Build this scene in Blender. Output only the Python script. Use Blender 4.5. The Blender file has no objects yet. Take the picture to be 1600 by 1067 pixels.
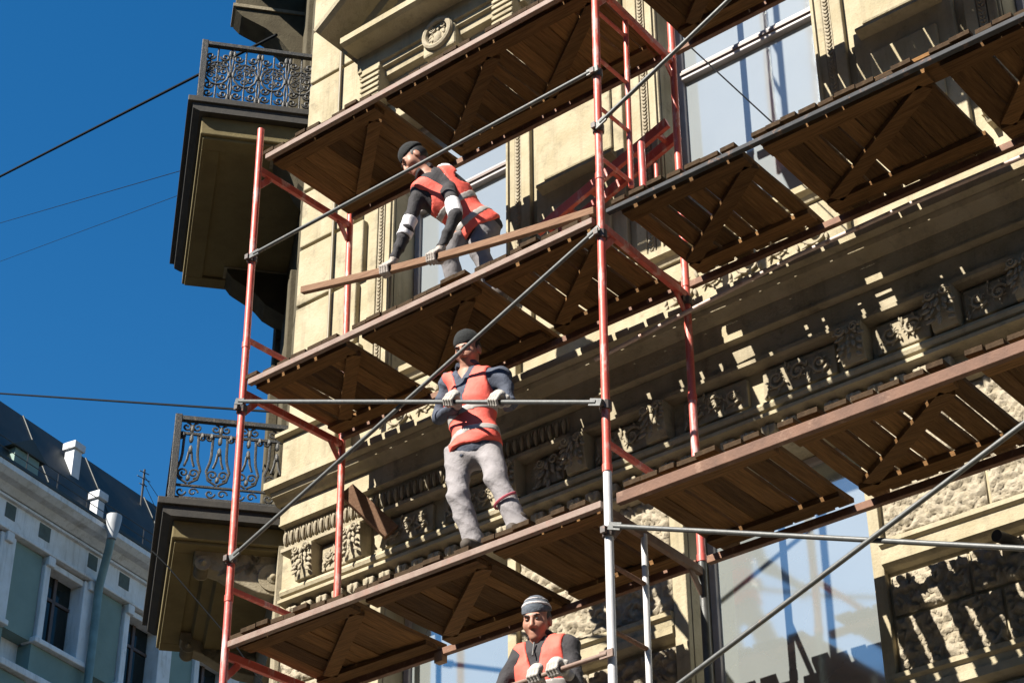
import bpy, bmesh, math, random
import numpy as np
from mathutils import Vector, Matrix

# ------------------------------------------------------------------ camera, sky, sun, exposure
SC = bpy.context.scene
COL = SC.collection
CAM_F, YAW, PITCH, ROLL = 3143.5, 0.678117, 0.570852, -0.005369
CAM_P = np.array([9.07403, -8.25860, -5.42547])

def cam_axes():
    cy, sy, cp, sp = math.cos(YAW), math.sin(YAW), math.cos(PITCH), math.sin(PITCH)
    fwd = np.array([-sy*cp, cy*cp, sp]); right = np.array([cy, sy, 0.]); up = np.cross(right, fwd)
    return (math.cos(ROLL)*right+math.sin(ROLL)*up, -math.sin(ROLL)*right+math.cos(ROLL)*up, fwd)
CR, CU, CF = cam_axes()

def ray(px):
    return CR*((px[0]-800)/CAM_F) - CU*((px[1]-533.5)/CAM_F) + CF
def on(px, **k):
    """point of the photograph at a known x, y or z of the place"""
    (a, v), = k.items(); i = 'xyz'.index(a); d = ray(px)
    return CAM_P + d*((v-CAM_P[i])/d[i])

cam = bpy.data.cameras.new('camera'); camo = bpy.data.objects.new('camera', cam); COL.objects.link(camo)
cam.sensor_width = 36; cam.lens = CAM_F/1600*36; cam.clip_end = 2000; cam.clip_start = 0.1
M = Matrix(((CR[0], CU[0], -CF[0], CAM_P[0]), (CR[1], CU[1], -CF[1], CAM_P[1]), (CR[2], CU[2], -CF[2], CAM_P[2]), (0, 0, 0, 1)))
camo.matrix_world = M
SC.camera = camo

TO_SUN = Vector((-0.26, -1.0, 0.87)).normalized()
SUN_EL = math.asin(TO_SUN.z)
SUN_ROT = math.atan2(TO_SUN.x, TO_SUN.y)
world = bpy.data.worlds.new('World'); SC.world = world; world.use_nodes = True
wn, wl = world.node_tree.nodes, world.node_tree.links
wn.clear()
sky = wn.new('ShaderNodeTexSky'); sky.sky_type = 'NISHITA'; sky.sun_disc = False
sky.sun_elevation = SUN_EL; sky.sun_rotation = SUN_ROT; sky.air_density = 1.0; sky.dust_density = 0.25; sky.ozone_density = 3.0; sky.altitude = 100
hs = wn.new('ShaderNodeHueSaturation'); hs.inputs['Hue'].default_value = 0.498; hs.inputs['Saturation'].default_value = 1.36; hs.inputs['Value'].default_value = 1.0
bg = wn.new('ShaderNodeBackground'); bg.inputs['Strength'].default_value = 0.05
wo = wn.new('ShaderNodeOutputWorld')
wl.new(sky.outputs[0], hs.inputs['Color']); wl.new(hs.outputs[0], bg.inputs['Color']); wl.new(bg.outputs[0], wo.inputs['Surface'])
sun = bpy.data.lights.new('sun', 'SUN'); sun.energy = 5.0; sun.angle = math.radians(0.5); sun.color = (1.0, 0.94, 0.84)
suno = bpy.data.objects.new('sun', sun); COL.objects.link(suno)
suno.rotation_euler = (-TO_SUN).to_track_quat('-Z', 'Y').to_euler()
SC.view_settings.view_transform = 'Standard'; SC.view_settings.look = 'None'
SC.view_settings.exposure = 1.62; SC.view_settings.gamma = 1.0; SC.view_settings.use_curve_mapping = False
SC.render.engine = 'CYCLES'

R = random.Random(7)
GROUND_Z = -7.05

# ------------------------------------------------------------------ materials
MATS = {}
AL = 0.49      # the photograph is exposed long, so surface albedos sit low
def mat(name, col, rough=0.7, var=0.0, vscale=8, col2=None, bump=0.0, bscale=40, metal=0.0, spec=0.5, wear=None, wscale=12, wlo=0.55, whi=0.62, grain=None, objvar=0.0, dist=0.02, streak=None):
    """procedural surface: base colour, mottling, wear spots of another colour, fine relief"""
    if name in MATS: return MATS[name]
    col = tuple(c*AL for c in col); col2 = col2 and tuple(c*AL for c in col2); wear = wear and tuple(c*AL for c in wear)
    m = bpy.data.materials.new(name); m.use_nodes = True; MATS[name] = m
    nt = m.node_tree; n = nt.nodes; l = nt.links
    b = n['Principled BSDF']; b.inputs['Roughness'].default_value = rough; b.inputs['Metallic'].default_value = metal
    b.inputs['Specular IOR Level'].default_value = spec
    tc = n.new('ShaderNodeTexCoord'); src = tc.outputs['Object']
    if grain:
        mp = n.new('ShaderNodeMapping'); mp.inputs['Scale'].default_value = grain; l.new(src, mp.inputs[0]); src = mp.outputs[0]
    if objvar:
        oi = n.new('ShaderNodeObjectInfo'); ad = n.new('ShaderNodeVectorMath'); ad.operation = 'ADD'
        ml = n.new('ShaderNodeVectorMath'); ml.operation = 'SCALE'; ml.inputs[0].default_value = (37, 61, 23)
        l.new(oi.outputs['Random'], ml.inputs['Scale']); l.new(src, ad.inputs[0]); l.new(ml.outputs[0], ad.inputs[1]); src = ad.outputs[0]
    def noi(sc, det=6, rg=0.6):
        t = n.new('ShaderNodeTexNoise'); t.inputs['Scale'].default_value = sc; t.inputs['Detail'].default_value = det; t.inputs['Roughness'].default_value = rg
        l.new(src, t.inputs['Vector']); return t.outputs['Fac']
    cur = None
    if var or col2:
        r = n.new('ShaderNodeValToRGB'); c2 = col2 or tuple(max(0, c*(1-var)) for c in col); c1 = col if col2 else tuple(c*(1+var*0.5) for c in col)
        r.color_ramp.elements[0].position = 0.33; r.color_ramp.elements[1].position = 0.67
        r.color_ramp.elements[0].color = (*c2, 1); r.color_ramp.elements[1].color = (*c1, 1)
        l.new(noi(vscale), r.inputs[0]); cur = r.outputs[0]
    if wear:
        r = n.new('ShaderNodeValToRGB'); r.color_ramp.elements[0].position = wlo; r.color_ramp.elements[1].position = whi
        l.new(noi(wscale, 8, 0.7), r.inputs[0])
        mx = n.new('ShaderNodeMix'); mx.data_type = 'RGBA'; l.new(r.outputs[0], mx.inputs[0])
        if cur: l.new(cur, mx.inputs[6])
        else: mx.inputs[6].default_value = (*col, 1)
        mx.inputs[7].default_value = (*wear, 1); cur = mx.outputs[2]
    if streak:
        mp2 = n.new('ShaderNodeMapping'); mp2.inputs['Scale'].default_value = (9, 9, 0.8); l.new(tc.outputs['Object'], mp2.inputs[0])
        t = n.new('ShaderNodeTexNoise'); t.inputs['Scale'].default_value = 1.0; t.inputs['Detail'].default_value = 7; t.inputs['Roughness'].default_value = 0.7; l.new(mp2.outputs[0], t.inputs['Vector'])
        r = n.new('ShaderNodeValToRGB'); r.color_ramp.elements[0].position = 0.5; r.color_ramp.elements[1].position = 0.8; r.color_ramp.elements[1].color = (streak, streak, streak, 1); r.color_ramp.elements[0].color = (0, 0, 0, 1)
        l.new(t.outputs['Fac'], r.inputs[0]); mx = n.new('ShaderNodeMix'); mx.data_type = 'RGBA'; l.new(r.outputs[0], mx.inputs[0]); l.new(cur, mx.inputs[6]); mx.inputs[7].default_value = (0.10, 0.085, 0.06, 1); cur = mx.outputs[2]
    if objvar:
        hv = n.new('ShaderNodeHueSaturation'); mr = n.new('ShaderNodeMapRange'); mr.inputs[3].default_value = 1-objvar; mr.inputs[4].default_value = 1+objvar
        l.new(oi.outputs['Random'], mr.inputs[0]); l.new(mr.outputs[0], hv.inputs['Value'])
        if cur: l.new(cur, hv.inputs['Color'])
        else: hv.inputs['Color'].default_value = (*col, 1)
        cur = hv.outputs[0]
    if cur: l.new(cur, b.inputs['Base Color'])
    else: b.inputs['Base Color'].default_value = (*col, 1)
    if bump:
        bp = n.new('ShaderNodeBump'); bp.inputs['Strength'].default_value = bump; bp.inputs['Distance'].default_value = dist
        l.new(noi(bscale, 8, 0.65), bp.inputs['Height']); l.new(bp.outputs[0], b.inputs['Normal'])
    return m

STONE = mat('ochre plaster', (0.66, 0.575, 0.40), 0.9, col2=(0.52, 0.44, 0.275), vscale=3.5, bump=0.35, bscale=45, wear=(0.27, 0.23, 0.16), wscale=5, wlo=0.56, whi=0.76, spec=0.2, streak=0.6)
STONE2 = mat('weathered stone', (0.55, 0.475, 0.335), 0.9, col2=(0.42, 0.355, 0.235), vscale=6, bump=0.35, bscale=60, wear=(0.22, 0.19, 0.13), wscale=9, wlo=0.56, whi=0.74, spec=0.2, streak=0.6)
CARVED = mat('carved plaster', (0.58, 0.51, 0.38), 0.9, col2=(0.44, 0.37, 0.25), vscale=20, bump=0.4, bscale=80, spec=0.2)
ROUGH = mat('vermiculated stone', (0.62, 0.54, 0.41), 0.95, col2=(0.48, 0.41, 0.29), vscale=14, bump=0.6, bscale=70, spec=0.2)
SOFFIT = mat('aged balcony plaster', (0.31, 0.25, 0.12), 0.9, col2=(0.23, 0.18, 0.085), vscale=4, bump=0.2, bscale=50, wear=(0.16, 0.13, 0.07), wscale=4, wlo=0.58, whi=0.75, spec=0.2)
SLABEDGE = mat('dark sheet metal edge', (0.045, 0.037, 0.025), 0.7, var=0.4, vscale=12, bump=0.1)
SHADESTONE = mat('shade toned stone', (0.17, 0.145, 0.09), 0.9, col2=(0.11, 0.09, 0.055), vscale=5, bump=0.3, bscale=50, spec=0.2)  # shade on the chamfer and its corbels is put into this dark colour
IRON = mat('black cast iron', (0.045, 0.045, 0.04), 0.55, var=0.5, vscale=30, wear=(0.14, 0.11, 0.07), wscale=30, bump=0.3, bscale=120)
RUST = mat('rusty steel', (0.30, 0.135, 0.068), 0.75, col2=(0.19, 0.08, 0.04), vscale=14, wear=(0.36, 0.19, 0.11), wscale=18, bump=0.25, bscale=150)
RED = mat('worn red paint', (0.92, 0.18, 0.125), 0.45, col2=(0.76, 0.12, 0.08), vscale=10, wear=(0.95, 0.50, 0.43), wscale=14, wlo=0.53, whi=0.64, bump=0.08, bscale=90, grain=(1, 1, 0.35), spec=0.4)
REDLIGHT = mat('faded red paint', (0.88, 0.20, 0.16), 0.45, col2=(0.84, 0.13, 0.10), vscale=7, wear=(0.95, 0.72, 0.69), wscale=7, wlo=0.50, whi=0.62, bump=0.08, bscale=90, grain=(1, 1, 0.3))
WHITE = mat('chalky white paint', (0.95, 0.94, 0.94), 0.5, var=0.12, vscale=10, wear=(0.42, 0.36, 0.33), wscale=22, wlo=0.64, whi=0.72, bump=0.08, bscale=90)
BROWNSTEEL = mat('brown painted ledger', (0.25, 0.12, 0.068), 0.8, col2=(0.15, 0.068, 0.038), vscale=6, wear=(0.40, 0.24, 0.16), wscale=7, wlo=0.56, whi=0.7, bump=0.3, bscale=60)
PINKSTEEL = mat('dusty primer steel', (0.33, 0.225, 0.17), 0.65, col2=(0.23, 0.13, 0.09), vscale=14, wear=(0.30, 0.16, 0.11), wscale=16, bump=0.15, bscale=120)
GREYTUBE = mat('galvanised tube', (0.15, 0.155, 0.15), 0.5, var=0.25, vscale=18, wear=(0.25, 0.17, 0.12), wscale=14, wlo=0.6, whi=0.7, metal=0.25, bump=0.1)
WOOD = mat('old scaffold plank', (0.30, 0.155, 0.055), 0.85, col2=(0.15, 0.075, 0.026), vscale=5, grain=(14, 1.0, 14), bump=0.5, bscale=14, objvar=0.5, wear=(0.10, 0.055, 0.03), wscale=3, wlo=0.62, whi=0.75, spec=0.15)
WOODX = mat('old batten board', (0.30, 0.155, 0.055), 0.85, col2=(0.15, 0.075, 0.026), vscale=5, grain=(1.0, 14, 14), bump=0.5, bscale=14, objvar=0.3, spec=0.15)
ENDGRAIN = mat('dark end grain', (0.11, 0.07, 0.04), 0.9, col2=(0.055, 0.035, 0.02), vscale=30, bump=0.4, bscale=120, spec=0.1)
WOODTOP = mat('dusty plank top', (0.50, 0.43, 0.38), 0.9, col2=(0.34, 0.27, 0.22), vscale=8, grain=(10, 1, 10), bump=0.3, bscale=20, spec=0.1)
WOODRAIL = mat('sawn rail timber', (0.36, 0.21, 0.125), 0.8, col2=(0.25, 0.13, 0.075), vscale=5, grain=(1, 12, 12), bump=0.3, bscale=20, spec=0.2)
FRAMEW = mat('window frame paint', (0.50, 0.45, 0.44), 0.5, var=0.15, vscale=10)
FRAMEB = mat('brown window frame', (0.17, 0.10, 0.075), 0.5, var=0.2, vscale=10)
BLUESTEEL = mat('weathered blue grey steel', (0.05, 0.053, 0.06), 0.85, var=0.4, vscale=12, wear=(0.22, 0.13, 0.09), wscale=14, bump=0.1)
DARK = mat('black metal', (0.03, 0.03, 0.03), 0.5)
CABLE = mat('cable sheath', (0.02, 0.022, 0.025), 0.9, spec=0.05)
PALEPIPE = mat('sunlit toned pipe', (0.85, 0.66, 0.57), 0.5, var=0.25, vscale=10, wear=(0.5, 0.28, 0.2), wscale=9)  # sunlight put into the base colour, the pipe itself lies in deck shade

def glass_mat(name, dust, refl):
    m = bpy.data.materials.new(name); m.use_nodes = True; nt = m.node_tree; n = nt.nodes; l = nt.links
    for x in list(n): n.remove(x)
    o = n.new('ShaderNodeOutputMaterial'); mx = n.new('ShaderNodeMixShader'); g = n.new('ShaderNodeBsdfGlossy'); d = n.new('ShaderNodeBsdfDiffuse')
    g.inputs['Roughness'].default_value = 0.075; g.inputs['Color'].default_value = (0.80, 0.85, 0.81, 1)
    t = n.new('ShaderNodeTexNoise'); t.inputs['Scale'].default_value = 2.2; t.inputs['Detail'].default_value = 5
    tc = n.new('ShaderNodeTexCoord'); l.new(tc.outputs['Object'], t.inputs['Vector'])
    r = n.new('ShaderNodeValToRGB'); r.color_ramp.elements[0].color = (*[c*0.85 for c in dust], 1); r.color_ramp.elements[1].color = (*dust, 1)
    l.new(t.outputs['Fac'], r.inputs[0]); l.new(r.outputs[0], d.inputs['Color'])
    bp = n.new('ShaderNodeBump'); bp.inputs['Strength'].default_value = 0.06; bp.inputs['Distance'].default_value = 0.05
    t2 = n.new('ShaderNodeTexNoise'); t2.inputs['Scale'].default_value = 1.4; l.new(tc.outputs['Object'], t2.inputs['Vector'])
    l.new(t2.outputs['Fac'], bp.inputs['Height']); l.new(bp.outputs[0], g.inputs['Normal'])
    mx.inputs[0].default_value = refl; l.new(d.outputs[0], mx.inputs[1]); l.new(g.outputs[0], mx.inputs[2]); l.new(mx.outputs[0], o.inputs['Surface'])
    return m
GLASS = glass_mat('reflecting window glass', (0.23, 0.25, 0.245), 0.45)
GLASSUP = glass_mat('dusty window glass', (0.21, 0.232, 0.245), 0.27)
GLASSDARK = glass_mat('dark window glass', (0.012, 0.014, 0.013), 0.05)

# ------------------------------------------------------------------ mesh helpers
class MB:
    """collects shapes; build() links them as one mesh object"""
    def __init__(s): s.v = []; s.f = []; s.m = []
    def add(s, v, f, mi=0):
        o = len(s.v); s.v += [tuple(map(float, p)) for p in v]; s.f += [tuple(i+o for i in q) for q in f]; s.m += [mi]*len(f); return s
    def box(s, lo, hi, mi=0, T=None):
        (x0, y0, z0), (x1, y1, z1) = lo, hi
        v = [(x, y, z) for z in (z0, z1) for y in (y0, y1) for x in (x0, x1)]
        if T: v = [T(p) for p in v]
        return s.add(v, [(0, 2, 3, 1), (4, 5, 7, 6), (0, 1, 5, 4), (2, 6, 7, 3), (0, 4, 6, 2), (1, 3, 7, 5)], mi)
    def bar(s, a, b, w, h, up=(0, 0, 1), mi=0):
        """square bar from a to b, w across, h along up"""
        a, b = np.array(a, float), np.array(b, float); d = b-a; d /= np.linalg.norm(d); u = np.array(up, float); u -= d*(u@d); u /= np.linalg.norm(u); r = np.cross(d, u)
        v = [p+r*sx*w/2+u*sz*h/2 for p in (a, b) for sx, sz in ((-1, -1), (1, -1), (1, 1), (-1, 1))]
        return s.add(v, [(3, 2, 1, 0), (4, 5, 6, 7), (0, 1, 5, 4), (1, 2, 6, 5), (2, 3, 7, 6), (3, 0, 4, 7)], mi)
    def tube(s, pts, rad, n=10, mi=0, closed=False, cap=True):
        P = [np.array(p, float) for p in pts]; k = len(P); rad = rad if hasattr(rad, '__len__') else [rad]*k
        T = []
        for i in range(k):
            a = P[i-1] if (i > 0 or closed) else P[i]; b = P[(i+1) % k] if (i < k-1 or closed) else P[i]
            d = b-a; T.append(d/(np.linalg.norm(d)+1e-12))
        u = np.array((0, 0, 1.)) if abs(T[0][2]) < 0.9 else np.array((1., 0, 0)); V = []
        for i in range(k):
            u = u-T[i]*(u@T[i]); u /= np.linalg.norm(u)+1e-12; w = np.cross(T[i], u)
            V += [P[i]+rad[i]*(math.cos(2*math.pi*j/n)*u+math.sin(2*math.pi*j/n)*w) for j in range(n)]
        F = []
        for i in range(k if closed else k-1):
            q = (i+1) % k
            F += [(i*n+j, i*n+(j+1) % n, q*n+(j+1) % n, q*n+j) for j in range(n)]
        if cap and not closed: F += [tuple(range(n))[::-1], tuple(range((k-1)*n, k*n))]
        return s.add(V, F, mi)
    def prism(s, poly, T, a, b, mi=0):
        """polygon (p,q) swept from a to b; T(p,q,w) gives the point"""
        k = len(poly); v = [T(p, q, a) for p, q in poly]+[T(p, q, b) for p, q in poly]
        f = [tuple(range(k))[::-1], tuple(range(k, 2*k))]+[(i, (i+1) % k, (i+1) % k+k, i+k) for i in range(k)]
        return s.add(v, f, mi)
    def lathe(s, prof, c, ax=(0, 0, 1), n=14, mi=0, sq=(1, 1)):
        ax = np.array(ax, float); ax /= np.linalg.norm(ax); u = np.array((1., 0, 0)) if abs(ax[0]) < 0.9 else np.array((0, 1., 0)); u -= ax*(u@ax); u /= np.linalg.norm(u); w = np.cross(ax, u)
        V = [np.array(c)+ax*h+r*(math.cos(2*math.pi*j/n)*u*sq[0]+math.sin(2*math.pi*j/n)*w*sq[1]) for r, h in prof for j in range(n)]
        k = len(prof); F = [(i*n+j, i*n+(j+1) % n, (i+1)*n+(j+1) % n, (i+1)*n+j) for i in range(k-1) for j in range(n)]
        F += [tuple(range(n))[::-1], tuple(range((k-1)*n, k*n))]
        return s.add(V, F, mi)
    def blob(s, c, A, n=7, m=5, mi=0):
        """leaf-like pointed lump: A = three half axes (vectors), the tip along the third"""
        c = np.array(c, float); A = [np.array(a, float) for a in A]; V = [c-A[2]]; F = []
        for i in range(1, m):
            t = math.pi*i/m; r = math.sin(t)*(1-0.25*(1-math.cos(t))/2)
            V += [c+A[0]*r*math.cos(2*math.pi*j/n)+A[1]*r*math.sin(2*math.pi*j/n)-A[2]*math.cos(t) for j in range(n)]
        V.append(c+A[2])
        F += [(0, 1+(j+1) % n, 1+j) for j in range(n)]
        for i in range(m-2): F += [(1+i*n+j, 1+i*n+(j+1) % n, 1+(i+1)*n+(j+1) % n, 1+(i+1)*n+j) for j in range(n)]
        e = 1+(m-2)*n; F += [(e+j, e+(j+1) % n, len(V)-1) for j in range(n)]
        return s.add(V, F, mi)
    def build(s, name, material, parent=None, smooth=False, bevel=0, loc=None, fix=True):
        me = bpy.data.meshes.new(name); v = s.v
        if loc is not None: v = [(p[0]-loc[0], p[1]-loc[1], p[2]-loc[2]) for p in v]
        me.from_pydata(v, [], s.f)
        for m in (material if isinstance(material, (list, tuple)) else [material]): me.materials.append(m)
        if any(s.m): me.polygons.foreach_set('material_index', s.m)
        if fix:
            b = bmesh.new(); b.from_mesh(me); bmesh.ops.recalc_face_normals(b, faces=b.faces); b.to_mesh(me); b.free()
        if smooth:
            me.polygons.foreach_set('use_smooth', [True]*len(me.polygons))
            if smooth != 'all': me.set_sharp_from_angle(angle=math.radians(40))
        o = bpy.data.objects.new(name, me); COL.objects.link(o)
        if loc is not None: o.location = loc
        if parent is not None: put(o, parent)
        if bevel:
            bm = o.modifiers.new('edge', 'BEVEL'); bm.width = bevel; bm.segments = 2; bm.limit_method = 'ANGLE'
        return o

def put(o, parent):
    """parent without moving: the thing's Empty has only a location"""
    def wo(p): return p.location+p.matrix_parent_inverse.translation+(wo(p.parent) if p.parent else Vector((0, 0, 0)))
    o.parent = parent
    o.matrix_parent_inverse = Matrix.Translation(-wo(parent))

def tag(o, label=None, cat=None, group=None, kind=None):
    if label: o['label'] = label
    if cat: o['category'] = cat
    if group: o['group'] = group
    if kind: o['kind'] = kind
    return o
def empty(name, loc, label=None, cat=None, group=None):
    o = bpy.data.objects.new(name, None); COL.objects.link(o); o.location = loc; o.empty_display_size = 0.2
    return tag(o, label, cat, group)
# ------------------------------------------------------------------ street (ground)
ground = MB().box((-400, -400, GROUND_Z-0.2), (400, 400, GROUND_Z)).build('street', mat('street paving', (0.17, 0.15, 0.115), 0.9, col2=(0.12, 0.105, 0.08), vscale=0.6, bump=0.3, bscale=6))
tag(ground, kind='structure')

# ------------------------------------------------------------------ the stone corner building
BLD = empty('stone_building', (-0.95, 1.43, GROUND_Z), 'ornate ochre stone corner building with balconies behind the scaffold', 'building')
def wall(lo, hi, m=None, name='wall', bevel=0, parent=BLD):
    return MB().box(lo, hi).build(name, m or STONE, parent, bevel=bevel)
# piers and storey bands of the street front (openings are left free)
WL = [(0.10, 1.26), (2.72, 4.02), (5.40, 6.60)]          # window openings along x
XS = [-0.92]+[x for w in WL for x in w]+[9.5]
for i in range(0, len(XS), 2):
    wall((XS[i], 1.40, 1.98), (XS[i+1], 2.3, 9.0)); wall((XS[i], 1.42, GROUND_Z), (XS[i+1], 2.3, 0.86))
for a, b in WL:
    wall((a, 1.40, 5.25), (b, 2.3, 9.0)); wall((a, 1.40, 1.98), (b, 2.3, 2.62)); wall((a, 1.42, GROUND_Z), (b, 2.3, -2.6))
wall((-0.92, 1.36, 0.86), (9.5, 2.3, 1.98))              # frieze wall between the storeys

def along(p, q, w): return (w, p, q)                      # profile (y,z) swept along x
def moulding(prof, a, b, m=STONE, name='cornice', smooth=False):
    return MB().prism(prof, along, a, b).build(name, m, BLD, smooth=smooth)
# main cornice: slab, cyma, corona, fascia, egg band bed, frieze base
moulding([(1.38, 1.995), (1.085, 1.985), (1.085, 1.925), (1.12, 1.905), (1.38, 1.90)], -0.90, 9.5, STONE, 'cornice')
moulding([(1.38, 1.90), (1.13, 1.90), (1.145, 1.87), (1.18, 1.855), (1.195, 1.83), (1.22, 1.82), (1.38, 1.82)], -0.87, 9.5, STONE, 'cornice', True)
moulding([(1.38, 1.82), (1.235, 1.82), (1.235, 1.675), (1.225, 1.67), (1.225, 1.655), (1.27, 1.65), (1.38, 1.645)], -0.85, 9.5, STONE, 'cornice')
moulding([(1.38, 1.645), (1.285, 1.645), (1.285, 1.47), (1.25, 1.468), (1.25, 1.44), (1.27, 1.43), (1.38, 1.43)], -0.84, 9.5, STONE2, 'egg_band')
moulding([(1.38, 1.15), (1.30, 1.15), (1.27, 1.135), (1.26, 1.11), (1.27, 1.085), (1.29, 1.075), (1.29, 1.05), (1.25, 1.045), (1.25, 1.02), (1.38, 1.0)], -0.84, 9.5, STONE, 'torus_moulding', True)
moulding([(1.38, 0.885), (1.31, 0.885), (1.31, 0.86), (1.33, 0.84), (1.38, 0.82)], -0.84, 9.5, STONE, 'cornice')
# eggs of the egg-and-dart band, as far as they can be told apart in the light
for k in range(44):
    x = -0.81+k*0.062
    e = MB().blob((x, 1.272, 1.552), ((0.021, 0, 0), (0, 0.03, 0), (0, 0, -0.062)), 8, 6).build('egg_ornament', CARVED, BLD, True)
    MB().prism([(x+0.026, 1.61), (x+0.036, 1.61), (x+0.031, 1.50)], lambda p, q, w: (p, w, q), 1.262, 1.29).build('dart', CARVED, e)

def carve(parent, x0, x1, z0, z1, y, n, seed, size=0.05, taper=0.0, name='carving'):
    """a panel of carved scrolls with leaves, rosettes and fruit in relief"""
    r = random.Random(seed); mb = MB(); w, h = x1-x0, z1-z0
    def leaf(x, z, a, s, yy=0.0, fat=0.42):
        d = np.array((math.cos(a), -0.25, math.sin(a))); d /= np.linalg.norm(d); q = np.cross(d, (0, 1, 0)); q /= np.linalg.norm(q); up = np.cross(q, d)
        mb.blob((x+d[0]*s*0.8, y-0.006-yy, z+d[2]*s*0.8), (q*s*fat, up*s*0.30, d*s), 8, 5)
    if w > h*1.15:
        m = max(2, round(w/(h*0.82))); st = w/m
        for k in range(m):
            c, zc, sg = x0+(k+0.5)*st, (z0+z1)/2, 1 if k % 2 else -1; rr = min(st, h)*0.40; pts = []
            for i in range(22):
                t = i/21; a = sg*(0.4+t*8.5); q = rr*(1-0.82*t); pts.append((c+q*math.cos(a), y-0.008-0.014*t, zc+q*math.sin(a)))
                if i % 2 == 0 and t < 0.75: leaf(c+q*1.0*math.cos(a), zc+q*1.0*math.sin(a), a+sg*0.75+r.uniform(-.3, .3), size*r.uniform(0.38, 0.6)*(1-0.4*t), 0.004)
            mb.tube(pts, [0.012*(1-0.4*i/21) for i in range(22)], 6)
            for i in range(6): leaf(c, zc, i*1.047+0.3, size*0.24, 0.016, 0.6)
            for i in range(3): leaf(c-st*0.5+r.uniform(-.01, .01), zc+sg*h*(0.12+0.13*i), 1.57*sg+r.uniform(-.5, .5), size*r.uniform(0.4, 0.55), 0.0)
    else:
        rows = 5
        for i in range(rows):
            t = i/(rows-1); z = z1-h*0.12-(h*0.78)*t; hw = w/2*(1-taper*t)*0.72
            for k in range(5 if i < 3 else 3):
                m = 5 if i < 3 else 3; u_ = (k-(m-1)/2)/((m-1)/2)
                leaf((x0+x1)/2+u_*hw+r.uniform(-.006, .006), z+r.uniform(-.01, .01), -1.57+u_*0.9+r.uniform(-.25, .25), size*r.uniform(0.55, 0.85), 0.012*(1-abs(u_)), 0.5)
        for sx in (-1, 1):
            c = (x0+x1)/2+sx*w*0.30; mb.tube([(c+0.034*(1-i/20)*math.cos(sx*i*0.62), y-0.02-0.01*i/15, z1-0.035+0.034*(1-i/20)*math.sin(sx*i*0.62)) for i in range(16)], [0.011*(1-i/24) for i in range(16)], 6)
    return mb.build(name, CARVED, parent, True)
# consoles with drapery carving in the frieze, a pair for each pier
for x in (-0.58, -0.09, 1.36, 1.96, 2.62, 4.12, 4.75, 5.30):
    mb = MB().prism([(1.38, 1.43), (1.225, 1.43), (1.235, 1.25), (1.26, 1.16), (1.38, 1.155)], along, x-0.085 if x > -.5 else x-0.10, x+0.085)
    c = mb.build('console', STONE, BLD, bevel=0.006)
    carve(c, x-0.09, x+0.08, 1.19, 1.42, 1.225, 34, int(x*100)+500, 0.045, 0.25)
for k, x in enumerate([i*0.155-0.74 for i in range(36)]):
    s = MB().prism([(x-0.055, 0.985), (x+0.055, 0.985), (x+0.05, 0.93), (x, 0.895), (x-0.05, 0.93)], lambda p, q, w: (p, w, q), 1.29, 1.36).build('shield_ornament', CARVED, BLD, bevel=0.012)
    MB().blob((x, 1.285, 0.945), ((0.02, 0, 0), (0, 0.018, 0), (0, 0, -0.035))).build('leaf_ornament', CARVED, s, True)
# carved panels of the frieze over the window axes
for k, (a, b) in enumerate(((-0.47, -0.19), (0.16, 0.62), (0.72, 1.2), (1.55, 1.8), (2.08, 2.52), (2.8, 3.3), (3.42, 3.96), (4.25, 4.62), (4.86, 5.2))):
    p = MB().box((a, 1.325, 1.19), (b, 1.37, 1.40)).build('frieze_panel', STONE2, BLD, bevel=0.008)
    carve(p, a+0.03, b-0.03, 1.2, 1.39, 1.32, 46 if k else 26, 40+k, 0.05)
# blocking course on the cornice, aprons under the upper windows
wall((-0.84, 1.20, 1.985), (-0.28, 1.39, 2.40), STONE, 'parapet_block', 0.01)
moulding([(1.40, 2.44), (1.15, 2.44), (1.15, 2.41), (1.19, 2.40), (1.40, 2.395)], -0.88, -0.25, STONE, 'parapet_coping')
wall((-0.26, 1.27, 1.985), (9.5, 1.399, 2.09), STONE, 'blocking_course', 0.008)
for k, (a, b) in enumerate(WL):
    ap = wall((a-0.12, 1.33, 2.09), (b+0.12, 1.399, 2.52), STONE, 'window_apron', 0.008)
    carve(ap, a, b, 2.12, 2.46, 1.325, 80, 70+k, 0.075)
    moulding([(1.40, 2.64), (1.25, 2.64), (1.25, 2.59), (1.29, 2.57), (1.31, 2.53), (1.40, 2.53)], a-0.2, b+0.2, STONE, 'window_sill')

# quoins of the lit corner: every course a block of its own
QZ = [2.46, 3.14, 3.745, 4.335, 4.93, 5.515, 6.115, 6.74, 7.36, 8.0]
for k in range(len(QZ)-1):
    xr = -0.27 if k % 2 else -0.215
    MB().box((-0.945, 1.345, QZ[k]+0.016), (xr, 1.45, QZ[k+1]-0.016)).build('quoin_block', STONE, BLD, bevel=0.012)
MB().tube([(-0.525, 1.32, 2.45), (-0.53, 1.32, 4.0), (-0.545, 1.32, 5.7), (-0.56, 1.32, 8.0)], 0.013, 8).build('conduit', mat('painted conduit', (0.36, 0.29, 0.17), 0.6, var=0.2), BLD, True)

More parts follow.
